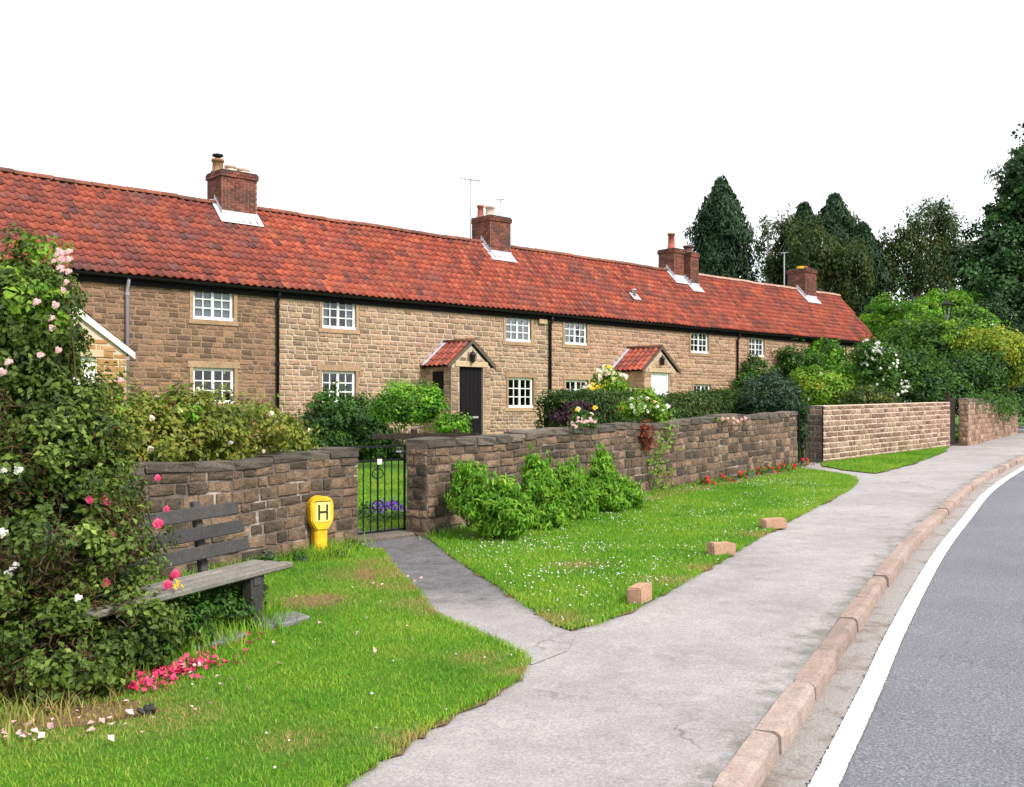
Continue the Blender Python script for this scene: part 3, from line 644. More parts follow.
def chimney(root, x, w, dep, top, pots, yoff=0, name='chimney', tall=None, flash=True):
    x0, x1, y0, y1 = x - w / 2, x + w / 2, RIDGE_Y - dep / 2 + yoff, RIDGE_Y + dep / 2 + yoff
    zb = RIDGE_Z - (dep / 2 + abs(yoff)) * math.tan(pit) - .25
    m = MB(); m.box((x0, y0, zb), (x1, y1, top - .001)); ch = m.build(name, 'chim_mortar', root)
    B = brickwork(None, ch, x0, x1, y0, y1, zb + .1, top - .16); tag(B.build('brickwork', 'chim', ch), kind='stuff')
    B = brickwork(None, ch, x0 - .035, x1 + .035, y0 - .035, y1 + .035, top - .16, top - .01)
    B.box((x0 - .035, y0 - .035, top - .158), (x1 + .035, y1 + .035, top - .012)); tag(B.build('oversailing_course', 'chim', ch), kind='stuff')
    MB().box((x0 - .03, y0 - .03, top - .008), (x1 + .03, y1 + .03, top + .035), .02).build('capping', 'coping', ch)
    for (px, py, r, h, mt, cowl) in pots:
        p = MB(); p.lathe([(r * 1.25, 0), (r * 1.25, .05), (r, .08), (r * .92, h - .08), (r * 1.15, h - .07), (r * 1.15, h), (r * .8, h), (r * .8, h - .06)], (x + px, RIDGE_Y + yoff + py, top + .03), 14)
        po = p.build('chimney_pot', mt, ch, True)
        if cowl:
            q = MB(); q.lathe([(r * .5, 0), (r * .5, .08), (r * 1.0, .09), (r * 1.0, .14), (r * .3, .17)], (x + px, RIDGE_Y + yoff + py, top + .03 + h - .01), 12); q.build('cowl', 'black', ch)
    if flash:    # lead: stepped side soakers and the front apron
        f = MB(); tn = math.tan(pit); lift = .095
        zr = lambda y: RIDGE_Z + (y - RIDGE_Y) * tn + lift
        for xa, xb in ((x0 - .13, x0 + .01), (x1 - .01, x1 + .10)):
            f.add([(xa, y0 - .20, zr(y0 - .20) + .012), (xb, y0 - .20, zr(y0 - .20) + .012), (xb, RIDGE_Y, zr(RIDGE_Y) + .012), (xa, RIDGE_Y, zr(RIDGE_Y) + .012)], [(0, 1, 2, 3)])
        f.add([(x0 - .13, y0 - .24, zr(y0 - .24) + .018), (x1 + .10, y0 - .24, zr(y0 - .24) + .018), (x1 + .10, y0 + .02, zr(y0 + .02) + .018), (x0 - .13, y0 + .02, zr(y0 + .02) + .018)], [(0, 1, 2, 3)])
        ns = 6
        for k in range(ns):
            ya, yb = y0 + (RIDGE_Y - y0) * k / ns, y0 + (RIDGE_Y - y0) * (k + 1) / ns
            for xx in (x0 - .018, x1 + .016): f.box((xx, ya, zr(ya) - .1), (xx + .002, yb, zr(yb) + .13))
        f.box((x0 - .02, y0 - .02, zr(y0) - .1), (x1 + .02, y0 - .016, zr(y0) + .12)); f.build('lead_flashing', 'lead', ch)
    return ch
def downpipe(root, x, z0, z1, mat='black', r=.04):
    m = MB(); m.tube([(x, -.17, z1 + .12), (x, -.16, z1), (x, -.075, z1 - .16), (x, -.075, z0)], r, 10); p = m.build('downpipe', mat, root, True)
    z = z1 - .3
    while z > z0 + .3:
        MB().lathe([(r * 1.35, 0), (r * 1.35, .07)], (x, -.075, z), 10).build('pipe_collar', mat, p); z -= 1.5
    return p
def cottage(label, t0, t1, wins, chim, stone, mortar, tilem, hc, lc, n_st, n_tile, joint, skew=0, extra_holes=(), ridge='ridge', dep=.028):
    root = empty('cottage', fpos(t0) + Vector((0, 0, 0)), AZ); tag(root, label, 'cottage', 'cottages of the terrace'); L = t1 - t0
    holes = []; sur = []
    for (a, b, c, d_, *_) in wins:
        holes.append((a - t0, b - t0, c, d_)); sur.append((a - t0 - .10, b - t0 + .10, c - .13, d_ + .10 if d_ < 4 else d_ + .02))
    eh = [(a - t0, b - t0, c, d_) for a, b, c, d_ in extra_holes]
    m = MB(); wall_with_holes(m, 0, L, BASE_Z, 4.84, 0, .25, holes)
    Y2 = 4.46
    m.add([(0, .25, BASE_Z), (0, Y2, BASE_Z), (0, Y2, 4.84), (0, .25, 4.84)], [(0, 1, 2, 3)]); m.add([(0, 0, BASE_Z), (0, .25, BASE_Z), (0, .25, 4.84), (0, 0, 4.84)], [(0, 1, 2, 3)])
    m.add([(0, 0, 4.84), (0, Y2, 4.84), (0, RIDGE_Y, 7.0)], [(0, 1, 2)])
    gx = lambda y: L + skew * (y - EAVE_Y) / (RIDGE_Y - EAVE_Y) * .9 - .12 if skew else L
    m.add([(gx(0), 0, BASE_Z), (gx(0), Y2, BASE_Z), (gx(0), Y2, 4.84), (gx(RIDGE_Y), RIDGE_Y, 7.0), (gx(0), 0, 4.84)], [(0, 1, 2, 3, 4)])
    m.add([(0, Y2, BASE_Z), (L, Y2, BASE_Z), (L, Y2, 4.84), (0, Y2, 4.84)], [(0, 1, 2, 3)])
    m.add([(0, .26, 2.95), (L, .26, 2.95), (L, Y2, 2.95), (0, Y2, 2.95)], [(0, 1, 2, 3)]); m.add([(0, 0, BASE_Z), (0, Y2, 4.84 - .2), (0, Y2, BASE_Z)], [(0, 1, 2)])
    wall = m.build('wall', mortar, root)
    rects = layout(0, L, BASE_Z + .3, 4.80, hc, lc, sur + eh)
    stones(rects, joint, -dep, dep + .05, stone, wall, n_st, key=lambda r_: ((r_[2] < 1.5) * 50 + (r_[0] + t0 < 6.6) * 50 + r_[0]))
    for (a, b, c, d_, cur, *rest), (sa, sb_, sc, sd) in zip(wins, sur):
        a -= t0; b -= t0; s_ = MB(); e = -.034
        s_.box((sa + .004, e, c - .002), (a, .05, d_), .006); s_.box((b, e, c - .002), (sb_ - .004, .05, d_), .006)
        s_.box((sa - (.02 if d_ > 4 else .09), e - .004, sc + .005), (sb_ + .02, .05, c - .004), .008)
        if d_ < 4: s_.box((sa - .05, e - .003, d_ + .003), (sb_ + .05, .05, sd + .06), .008)
        s_.build('window_surround', 'surround', root); window(root, a, b, c, d_, curtain=cur)
    # roof: deck, pantiles, ridge
    ex = lambda v: L + skew * v
    m = MB(); m.add([(0, EAVE_Y + .03, EAVE_Z - .02), (ex(0), EAVE_Y + .03, EAVE_Z - .02), (ex(1), RIDGE_Y, RIDGE_Z - .03), (0, RIDGE_Y, RIDGE_Z - .03), (ex(0), 2 * RIDGE_Y - EAVE_Y, EAVE_Z - .02), (0, 2 * RIDGE_Y - EAVE_Y, EAVE_Z - .02)], [(0, 1, 2, 3), (3, 2, 4, 5)])
    m.add([(0, EAVE_Y + .05, EAVE_Z - .03), (L, EAVE_Y + .05, EAVE_Z - .03), (L, .02, EAVE_Z + .03), (0, .02, EAVE_Z + .03)], [(0, 1, 2, 3)])
    roof = m.build('roof', tilem, root)
    tm = tile_mesh(tilem); B = MB(); cells = []
    nc = int(round(L / TW)); tw = L / nc
    for i in range(-1, nc + int(max(skew, 0) / tw) + 1):
        for j in range(ROWS):
            x = i * tw
            if x < -.001 or x + tw > ex((j + .5) / ROWS) + .1: continue
            cells.append((x, j))
    cells.sort(key=lambda c_: ((c_[0] + t0 < 6.3) * 50 + c_[0] + c_[1] * .25))
    for k, (x, j) in enumerate(cells):
        v_ = j * TG - .05; sag = -.025 * math.sin((x + t0) * .45) * math.sin(math.pi * (j + .5) / ROWS) - .012 * math.sin((x + t0) * 1.7)
        loc = (x + rng.uniform(-.006, .006), EAVE_Y + v_ * math.cos(pit) - math.sin(pit) * sag, EAVE_Z + v_ * math.sin(pit) + math.cos(pit) * sag + .0)
        rot = (pit + rng.uniform(-.02, .02), rng.uniform(-.02, .02), rng.uniform(-.012, .012)); sc = (tw / TW, 1, 1)
        if k < n_tile:
            o = link('tile', tm, roof); o.location = loc; o.rotation_euler = rot; o.scale = sc
        else: B.add(TD[0], TD[1], Matrix.LocRotScale(Vector(loc), Euler(rot), Vector(sc)))
    if B.v:
        me = B.mesh('tiling'); me.polygons.foreach_set('use_smooth', np.array([i % 2 == 0 for i in range(len(me.polygons))])); tag(link('tiling', me, roof, tilem), kind='stuff')
    rt = cottage.rt.get(ridge)
    if rt is None:
        q = MB(); n = 7; vs = []
        for e in (0, .43):
            for rr in (.115, .095):
                for i in range(n): an = math.pi * i / (n - 1); vs.append((e, -math.cos(an) * rr * 1.2, math.sin(an) * rr - .05))
        fs = [(i, i + 1, 2 * n + i + 1, 2 * n + i) for i in range(n - 1)] + [(n + i, i, i + 1, n + i + 1)[::-1] for i in range(n - 1)] + [(2 * n + i, 2 * n + i + 1, 3 * n + i + 1, 3 * n + i) for i in range(n - 1)]
        q.add(vs, fs); rt = q.mesh('ridge_tile'); rt.materials.append(M[ridge]); cottage.rt[ridge] = rt
    n = int(ex(1) / .44)
    for i in range(n):
        o = link('ridge_tile', rt, roof); x = i * ex(1) / n; o.location = (x, RIDGE_Y, RIDGE_Z + .035 - .012 * math.sin((x + t0) * 1.7) + rng.uniform(-.006, .006)); o.scale = (ex(1) / n / .44, 1, 1); o.rotation_euler = (0, rng.uniform(-.012, .012), rng.uniform(-.015, .015))
    # black gutter; eaves board made dark and deep to paint in the overhang's shadow
    q = MB(); vs = []; n = 7
    for x in (0.0, L):
        for rr in (.062, .054):
            for i in range(n): an = math.pi + math.pi * i / (n - 1); vs.append((x, EAVE_Y + .01 + math.cos(an) * rr, EAVE_Z - .045 + math.sin(an) * rr))
    q.add(vs, [(i, 2 * n + i, 2 * n + i + 1, i + 1) for i in range(n - 1)] + [(n + i, n + i + 1, 3 * n + i + 1, 3 * n + i) for i in range(n - 1)]); q.build('gutter', 'black', root, True)
    MB().box((0, -.075, EAVE_Z - .24), (L, -.036, EAVE_Z + .02)).build('eaves_shadow_board', 'door_dark', root)
    for a in chim: chimney(root, *a)
    return root
cottage.rt = {}
def lantern(parent, x, y, z, s_=1.0):
    m = MB(); m.lathe([(.01, .0), (.05, .03), (.055, .05), (.075, .22), (.095, .23), (.06, .30), (.02, .33), (.012, .38)], (x, y, z), 8); o = m.build('lantern', 'black', parent)
    return o
def porch(root, cx, half, proj, apex, eave, door, stone, mortar, doormat, tilem, bargem, side_window=False, pale_door_frame=True, lead=True, slats=False, n_st=60, hc=(.12, .17), lc=(.2, .4), joint=.012):
    """gabled stone porch; cx, door in the cottage's own x"""
    yF = -proj; x0, x1 = cx - half + .14, cx + half - .14; da, db, dt = door
    gz_ = lambda x: apex - .10 - abs(x - cx) / half * (apex - eave)
    m = MB(); zb = BASE_Z
    m.add([(x0, yF, zb), (da, yF, zb), (da, yF, dt), (x0, yF, dt)], [(0, 1, 2, 3)]); m.add([(db, yF, zb), (x1, yF, zb), (x1, yF, dt), (db, yF, dt)], [(0, 1, 2, 3)])
    m.add([(x0, yF, dt), (x1, yF, dt), (x1, yF, gz_(x1)), (cx, yF, gz_(cx)), (x0, yF, gz_(x0))], [(0, 1, 2, 3, 4)])
    m.add([(da, yF, zb), (da, yF + .14, zb), (da, yF + .14, dt), (da, yF, dt)], [(0, 1, 2, 3)]); m.add([(db, yF, zb), (db, yF + .14, zb), (db, yF + .14, dt), (db, yF, dt)], [(3, 2, 1, 0)])
    m.add([(da, yF, dt), (db, yF, dt), (db, yF + .14, dt), (da, yF + .14, dt)], [(0, 1, 2, 3)])
    for x in (x0, x1): m.add([(x, yF, zb), (x, 0, zb), (x, 0, gz_(x)), (x, yF, gz_(x))], [(0, 1, 2, 3)])
    p = m.build('porch', mortar, root)
    rects = [r_ for r_ in layout(x0, x1, zb + .3, apex - .12, hc, lc, [(da - .012, db + .012, 0, dt + .16)])]
    fit = []
    for (a, b, c, d_) in rects:
        top = min(gz_(a), gz_(b))
        if c > top - .05: continue
        fit.append((a, b, c, min(d_, top)))
    stones(fit, joint, yF - .022, .06, stone, p, n_st, key=lambda r_: (r_[2] < 1.3) * 9 + r_[0])
    MB().box((da - .16, yF - .028, dt), (db + .16, yF + .1, dt + .155), .008).build('lintel', 'ashlar_pale', p)
    side = [(yF + .55, yF + .85, 1.9, 2.35)] if side_window else ([(yF + .35, yF + .85, 1.75, gz_(x0) - .15)] if slats else [])
    B = MB()
    for (a, b, c, d_) in layout(yF, -.03, zb + .3, gz_(x0), hc, lc, side):
        k = rng.randrange(8)
        B.add(SV[k][0], SV[k][1], Matrix.LocRotScale(Vector((x0 - .02, (a + b) / 2, (c + d_) / 2)), Euler((0, 0, -math.pi / 2)), Vector((b - a - joint, .05, d_ - c - joint))))
    tag(B.build('side_stonework', stone, p), kind='stuff')
    if slats: MB().box((x0 - .016, yF + .35, 1.75), (x0 - .004, yF + .85, gz_(x0) - .15)).build('dark_side_panel', 'door_dark', p)
    if side_window:
        q = MB(); a, b, c, d_ = yF + .55, yF + .85, 1.9, 2.35; X = x0 - .03
        for (r0, r1, s0, s1) in ((a, b, c, c + .05), (a, b, d_ - .05, d_), (a, a + .045, c + .05, d_ - .05), (b - .045, b, c + .05, d_ - .05), ((a + b) / 2 - .02, (a + b) / 2 + .02, c + .05, d_ - .05)): q.box((X, r0, s0), (X + .03, r1, s1))
        q.build('small_window', 'white', p); MB().box((X + .018, a + .03, c + .03), (X + .022, b - .03, d_ - .03)).build('pane', 'glass', p); MB().box((X + .024, a, c), (X + .03, b, d_)).build('dark_inside_panel', 'door_dark', p)  # black panel behind the pane paints in the unlit inside
    # door
    d = MB(); yd = yF + .09
    if doormat == 'white':
        d.box((da, yd - .04, zb), (da + .06, yd + .05, dt)); d.box((db - .06, yd - .04, zb), (db, yd + .05, dt)); d.box((da + .06, yd - .04, dt - .07), (db - .06, yd + .05, dt)); d.build('door_frame', 'white', p); d = MB()
        d.box((da + .06, yd, zb), (db - .06, yd + .04, dt - .07))
        for i in range(5):
            w_ = (db - da - .12) / 5; d.box((da + .06 + i * w_ + .008, yd - .012, zb + .02), (da + .06 + (i + 1) * w_ - .008, yd, dt - .08), .004)
    else:
        n = 6; w_ = (db - da) / n; d.box((da, yd + .01, zb), (db, yd + .05, dt))
        for i in range(n): d.box((da + i * w_ + .004, yd - .012, zb + .05), (da + (i + 1) * w_ - .004, yd + .01, dt - .01), .004)
    d.build('door', doormat, p)
    MB().box(((da + db) / 2 + .1, yd - .026, 1.36), ((da + db) / 2 + .32, yd - .012, 1.42), .004).build('letter_plate', 'galv', p)
    # roof slopes of pantiles
    pl = math.hypot(half, apex - eave); pp = math.atan2(apex - eave, half); rows = max(3, int(round(pl / .25))); gg = pl / rows; B = MB(); n = max(3, int((proj + .06) / .20)); tw = (proj + .06) / n
    for sgn in (-1, 1):
        for i in range(n):
            for j in range(rows):
                v_ = j * gg
                base = Matrix.Translation((cx + sgn * (half - v_ * math.cos(pp)), 0, eave + v_ * math.sin(pp)))
                rz = Matrix.Rotation(-sgn * math.pi / 2 * -1, 4, 'Z') if sgn > 0 else Matrix.Rotation(-math.pi / 2, 4, 'Z')
                x_l = i * tw + rng.uniform(-.004, .004)
                loc = Matrix.Translation((0, (-x_l if sgn < 0 else -(proj + .06) + x_l), 0))
                B.add(TDS[0], TDS[1], base @ loc @ rz @ Matrix.Rotation(pp, 4, 'X') @ Matrix.Diagonal((tw / .2, gg / .25, 1, 1)))
    me = B.mesh('porch_tiling'); tag(link('porch_tiling', me, p, tilem), kind='stuff')
    q = MB(); q.add([(cx - half, -proj - .03, eave - .015), (cx, -proj - .03, apex - .015), (cx, .0, apex - .015), (cx - half, .0, eave - .015)], [(0, 1, 2, 3)]); q.add([(cx + half, -proj - .03, eave - .015), (cx, -proj - .03, apex - .015), (cx, .0, apex - .015), (cx + half, .0, eave - .015)], [(3, 2, 1, 0)]); q.build('roof_deck', 'door_dark', p)
    q = MB(); q.tube([(cx, -proj - .07, apex + .03), (cx, -.02, apex + .03)], .075, 10); q.build('ridge_roll', 'ridge' if bargem == 'barge' else 'verge_white', p, True)
    th = .05 if bargem == 'barge' else .09
    for sgn in (-1, 1):
        q = MB(); q.add([(cx, -proj - .075, apex + .045), (cx, -proj - .075, apex + .045 - th * 1.9), (cx + sgn * (half + .03), -proj - .075, eave - .02 - th * .9), (cx + sgn * (half + .03), -proj - .075, eave + .045),
                         (cx, -proj - .02, apex + .045), (cx, -proj - .02, apex + .045 - th * 1.9), (cx + sgn * (half + .03), -proj - .02, eave - .02 - th * .9), (cx + sgn * (half + .03), -proj - .02, eave + .045)],
                        [(0, 1, 2, 3), (7, 6, 5, 4), (0, 3, 7, 4), (1, 5, 6, 2), (3, 2, 6, 7), (0, 4, 5, 1)]); q.build('barge_board', bargem, p)
    if lead:
        q = MB()
        for sgn in (-1, 1): q.add([(cx + sgn * (half + .02), -.20, eave + .055), (cx, -.20, apex + .075), (cx, -.005, apex + .09), (cx + sgn * (half + .02), -.005, eave + .07), (cx, -.03, apex + .16), (cx + sgn * (half + .02), -.03, eave + .14)], [(0, 1, 2, 3), (3, 2, 4, 5)])
        q.build('lead_flashing', 'lead', p)
    lantern(p, cx + (-.02), yF - .10, apex - .62)
    return p
def aerial(ch, x, y, z0, z1, arms, boom=.5):
    m = MB(); m.tube([(x, y, z0), (x, y, z1)], .026, 6); m.tube([(x - boom * .6, y, z1 - .04), (x + boom * .6, y, z1 + .02)], .016, 5)
    for i in range(arms): xx = x - boom * .55 + i * boom * 1.1 / (arms - 1); m.tube([(xx, y - .16, z1 - .01), (xx, y + .16, z1 - .01)], .010, 4)
    return m.build('aerial', 'galv', ch)

A = cottage('brown weathered stone cottage with orange porch behind the rose bush', 5.0, 13.0, [(10.68, 11.74, 3.82, 4.61, .46), (10.68, 11.76, 1.77, 2.63, 0)],
    [(12.78 - 5.0, 1.02, .86, 8.0, [(-.33, .18, .15, .38, 'pot_brown', True), (-.1, -.1, .14, .2, 'pot', False), (.27, -.1, .15, .17, 'pot', False)])], 'stone_a', 'mortar_a', 'tile_old', (.08, .17), (.14, .42), 300, 300, .02, dep=.018)
B_ = cottage('tan stone cottage with a black plank door in its porch', 13.0, 22.86, [(14.3, 15.37, 3.8, 4.63, .18), (14.29, 15.36, 1.78, 2.65, 0), (20.9, 22.0, 3.76, 4.58, .15), (21.02, 22.1, 1.68, 2.62, 0)],
    [(22.18 - 13.0, .90, .95, 8.02, [(-.22, .3, .11, .44, 'pot_red', False), (-.02, .05, .15, .40, 'pot', False), (.16, .25, .12, .12, 'pot', False)])], 'stone_b', 'mortar_b', 'tile', (.09, .17), (.17, .42), 300, 0, .024)
C_ = cottage('pinkish stone cottage with a white door in its porch', 22.86, 33.24, [(23.53, 24.6, 3.78, 4.58, .15), (23.58, 24.66, 1.74, 2.6, 0), (30.26, 31.36, 3.76, 4.56, .12), (30.44, 31.5, 1.74, 2.57, 0)],
    [(31.78 - 22.86, .62, .8, 8.0, [(-.12, -.1, .14, .62, 'pot_red', False)]), (32.42 - 22.86, .5, .66, 7.88, [(0, 0, .18, .30, 'chim_dark', False)], -.35)], 'stone_c', 'mortar_c', 'tile', (.09, .17), (.17, .42), 0, 0, .022, ridge='ridge')
D_ = cottage('end cottage of the terrace half hidden by climbing plants', 33.24, 44.2, [(34.04, 35.12, 3.76, 4.54, .46), (40.52, 41.65, 3.75, 4.56, .46)],
    [(41.45 - 33.24, .9, .95, 8.1, [(.1, 0, .2, .16, 'pot_red', False), (-.3, -.1, .14, .12, 'f_yellow', False)])], 'stone_c', 'mortar_c', 'tile', (.09, .17), (.17, .42), 0, 0, .022, skew=.55, ridge='ridge_pale')
porch(A, 7.55 - 5, 1.18, 1.2, 3.72, 2.82, (7.12 - 5, 7.93 - 5, 2.74), 'ashlar', 'pale_mortar', 'white', 'tile_old', 'verge_white', hc=(.15, .16), lc=(.28, .5), joint=.014, n_st=90)
porch(B_, 18.46 - 13, .86, 1.25, 3.56, 2.84, (18.02 - 13, 18.92 - 13, 2.83), 'stone_b', 'mortar_b', 'door_dark', 'tile', 'barge', slats=True)
porch(C_, 26.66 - 22.86, .98, 1.5, 3.72, 2.92, (26.18 - 22.86, 27.12 - 22.86, 2.87), 'stone_c', 'mortar_c', 'white', 'tile', 'barge', side_window=True, n_st=40)
downpipe(A, 9.05 - 5, .6, 4.55, 'pipe_grey'); downpipe(A, 13.0 - 5 - .06, .6, 4.55); downpipe(B_, 22.86 - 13 - .06, .6, 4.5, r=.05); downpipe(C_, 33.24 - 22.86 - .06, .6, 4.5)
m = MB(); m.box((22.3 - 13, -.10, 4.36), (22.66 - 13, -.03, 4.53), .02); m.build('corbel_stone', 'ashlar_pale', B_)
q = MB(); 
q.v = [(p_[0] + 19.34 - 13, -.06 - p_[2], p_[1] + 2.42) for p_ in [(x, z, y) for x, z, y in [(.12 * math.cos(a), .15 * math.sin(a), e) for e in (0, .02) for a in [2 * math.pi * k / 16 for k in range(16)]]]]
q.f = [tuple(range(15, -1, -1)), tuple(range(16, 32))] + [(k, (k + 1) % 16, 16 + (k + 1) % 16, 16 + k) for k in range(16)]
pl_ = q.build('door_plaque', 'print_black', B_); MB().box((19.28 - 13, -.086, 2.40), (19.40 - 13, -.082, 2.44)).build('plaque_mark', 'pot', pl_)
ch2 = [o for o in B_.children if o.name.startswith('chimney')][0]; aerial(ch2, 21.3 - 13 + .35, RIDGE_Y + .45, 7.2, 9.35, 7, .7); aerial(ch2, 23.1 - 13 - .2, RIDGE_Y + .35, 7.5, 8.85, 3, .25)
ch4 = [o for o in D_.children if o.name.startswith('chimney')][0]; aerial(ch4, 40.6 - 33.24, RIDGE_Y + .4, 7.2, 8.9, 4, .2)
# roof vent with its lead slate
tn = math.tan(pit); yv = .72; zv = EAVE_Z + (yv - EAVE_Y) * tn; xv = 27.85 - 22.86
v = MB(); v.lathe([(.09, -.1), (.085, .16), (.11, .17), (.11, .2), (.04, .22)], (xv, yv, zv + .08), 10); vo = v.build('roof_vent', 'galv', C_, True)
MB().add([(xv - .2, yv - .2, zv - .2 * tn + .105), (xv + .2, yv - .2, zv - .2 * tn + .105), (xv + .2, yv + .05, zv + .05 * tn + .105), (xv - .2, yv + .05, zv + .05 * tn + .105)], [(0, 1, 2, 3)]).build('lead_slate', 'lead', vo)

# ------------------------------------------------------------------ garden walls
def garden_wall(label, A0, B0, hA, hB, thick, hc, lc, stone, mortar, joint, nmax, coping=True, end_left=True, wav=.015, cop_l=(.25, .55), dep=.02):
    Dv = B0 - A0; L = Dv.length; az = math.atan2(Dv.y, Dv.x); root = empty('garden_wall', (A0.x, A0.y, 0), az); tag(root, label, 'garden wall')
    gl = lambda x: g(A0.x + Dv.x * x / L, A0.y + Dv.y * x / L)
    top = lambda x: gl(x) + hA + (hB - hA) * x / L + wav * math.sin(x * 1.3 + hA * 9) + wav * .6 * math.sin(x * 3.1)
    H = hA - .0; sh = lambda x, z: gl(x) - .05 + (z / H) * (top(x) - gl(x) + .05)
    m = MB(); n = max(2, int(L / .3)); vs = []; fs = []
    for i in range(n + 1):
        x = L * i / n; zt = top(x) - (.03 if coping else .0); vs += [(x, 0, gl(x) - .2), (x, 0, zt), (x, thick, zt), (x, thick, gl(x) - .2)]
    for i in range(n):
        for k in range(3): fs.append((i * 4 + k, i * 4 + 4 + k, i * 4 + 5 + k, i * 4 + 1 + k))
    fs += [(0, 1, 2, 3), (n * 4 + 3, n * 4 + 2, n * 4 + 1, n * 4)]; m.add(vs, fs); core = m.build('core', mortar, root)
    zc = H - (.085 if coping else 0)
    rects = layout(0, L, 0, zc, hc, lc); stones(rects, joint, -dep, dep + .05, stone, root, nmax, key=lambda r_: r_[0], shear=sh)
    if end_left:
        for (a, b, c, d_) in layout(0, thick, 0, zc, hc, (thick * .45, thick * .9)):
            o = link('stone', stone_mesh(rng.randrange(8), stone), root); z0, z1 = sh(0, c), sh(0, d_)
            o.location = (-dep, (a + b) / 2, (z0 + z1) / 2); o.rotation_euler = (0, 0, -math.pi / 2); o.scale = (b - a - joint * .6, dep + .05, z1 - z0 - joint)
    for (a, b, c, d_) in layout(0, thick, 0, zc, hc, (thick * .45, thick * .9)):
        o = link('stone', stone_mesh(rng.randrange(8), stone), root); z0, z1 = sh(L, c), sh(L, d_)
        o.location = (L + dep, (a + b) / 2, (z0 + z1) / 2); o.rotation_euler = (0, 0, math.pi / 2); o.scale = (b - a - joint * .6, dep + .05, z1 - z0 - joint)
    B = MB()
    for (a, b, c, d_) in layout(0, L, 0, zc, hc, (.3, .55)):
        k = rng.randrange(8); z0, z1 = sh((a + b) / 2, c), sh((a + b) / 2, d_)
        B.add(SV[k][0], SV[k][1], Matrix.LocRotScale(Vector(((a + b) / 2, thick + dep, (z0 + z1) / 2)), Euler((0, 0, math.pi)), Vector((b - a - joint, dep + .05, z1 - z0 - joint))))
    tag(B.build('rear_stonework', stone, root), kind='stuff')
    if coping:
        x = 0
        while x < L - .01:
            l = rng.uniform(*cop_l); l = L - x if L - x - l < .15 else l; cm = coping_meshes[rng.randrange(len(coping_meshes))]
            o = link('coping_stone', cm, root); o.location = (x + l / 2, thick / 2, top(x + l / 2) - .04 + rng.uniform(-.008, .008))
            o.rotation_euler = (rng.uniform(-.02, .02), -math.atan2(top(x + l) - top(x), l), rng.uniform(-.012, .012)); o.scale = (l - .012, thick + .055 + rng.uniform(-.02, .02), rng.uniform(.075, .105)); x += l
    return root
def coping_mesh(seed):
    r = random.Random(seed); bm = bmesh.new(); bmesh.ops.create_cube(bm, size=1); bmesh.ops.subdivide_edges(bm, edges=bm.edges[:], cuts=1, use_grid_fill=True)
    bmesh.ops.bevel(bm, geom=[e for e in bm.edges if e.is_boundary or e.calc_face_angle(0) > .5], offset=.05, segments=1, affect='EDGES')
    for v_ in bm.verts: v_.co += Vector((r.uniform(-.012, .012), r.uniform(-.03, .03), r.uniform(-.05, .05)))
    me = bpy.data.meshes.new('coping_stone'); bm.to_mesh(me); bm.free(); me.materials.append(M['coping']); return me
coping_meshes = [coping_mesh(i) for i in range(6)]
W1X = W1A + (W1A - W1B).normalized() * 2.6
garden_wall('old brown stone garden wall behind the bench', W1X, W1B, 1.12, 1.03, .32, (.08, .15), (.12, .34), 'garden_stone', 'garden_mortar', .013, 300, end_left=False)
garden_wall('long dark stone garden wall above the clover lawn', W2A, W2B, 1.09, 1.175, .30, (.085, .155), (.14, .36), 'garden_stone', 'garden_mortar', .012, 300)
garden_wall('neat red brown coursed wall with pale joints between two gateways', W3A, W3B, 1.26, 1.24, .40, (.112, .122), (.16, .30), 'brick_wall', 'pale_mortar', .019, 300, coping=False, wav=.0, dep=.022)
garden_wall('short ivy topped stone wall at the bend', W4A, W4B, 1.32, 1.1, .24, (.12, .17), (.2, .4), 'brick_wall', 'mortar_a', .016, 0)

# ------------------------------------------------------------------ gates
def iron_gate(label, p, q, h, bars, scroll=True):
    D2 = Vector(q) - Vector(p); L = D2.length; z = max(g(*p), g(*q)); root = empty('iron_gate', (p[0], p[1], z), math.atan2(D2.y, D2.x)); tag(root, label, 'gate')
    fr = MB(); b = .012
    fr.box((0, -b, .03), (2 * b, b, h), .003); fr.box((L - 2 * b, -b, .03), (L, b, h), .003)
    for zz in (.06, h * .845, h): fr.box((-.04 if zz == h else 0, -.008, zz - .012), (L, .008, zz + .008))
    fr.build('gate_frame', 'black', root)
    for i in range(1, bars + 1):
        x = L * i / (bars + 1); MB().tube([(x, 0, .05), (x, 0, h * .845)], .0085, 6).build('gate_bar', 'black', root)
    if scroll:
        s_ = MB()
        for sg in (-1, 1):
            for z0 in (.30, .66):
                s_.tube([(L / 2 + sg * (.005 + .075 * math.sin(t * .52)), 0, z0 + .11 * (1 - math.cos(t * .5)) / 2) for t in range(9)], .007, 5)
        s_.tube([(L / 2, 0, .05), (L / 2, 0, h * .9)], .013, 6); s_.build('scrollwork', 'black', root)
        n_ = MB(); n_.box((L / 2 - .02, -.022, h * .80), (L / 2 + .045, -.014, h * .86), .002); n_.build('number_plate', 'white', root)
        t = MB(); t.box((L * .80, -.04, h * .93), (L * .96, -.028, h * .945)); t.build('latch', 'galv', root)
    return root
iron_gate('black wrought iron gate between the two stone walls', (-1.80, 11.02), (-1.24, 11.62), 1.02, 7)
iron_gate('black iron gate at the far end of the long wall', (6.02, 21.02), (6.84, 22.0), 1.25, 17, False)
gt = empty('timber_gate', (12.10, 27.72, g(12, 27.7)), math.atan2(.42, .40)); tag(gt, 'dark timber gate before the ivy topped wall', 'gate')
for i in range(6): MB().box((i * .085, 0, .05), (i * .085 + .08, .03, 1.36), .006).build('board', 'timber', gt)
MB().box((-.09, -.04, 0), (-.005, .06, 1.52), .01).build('gate_post', 'timber', gt)
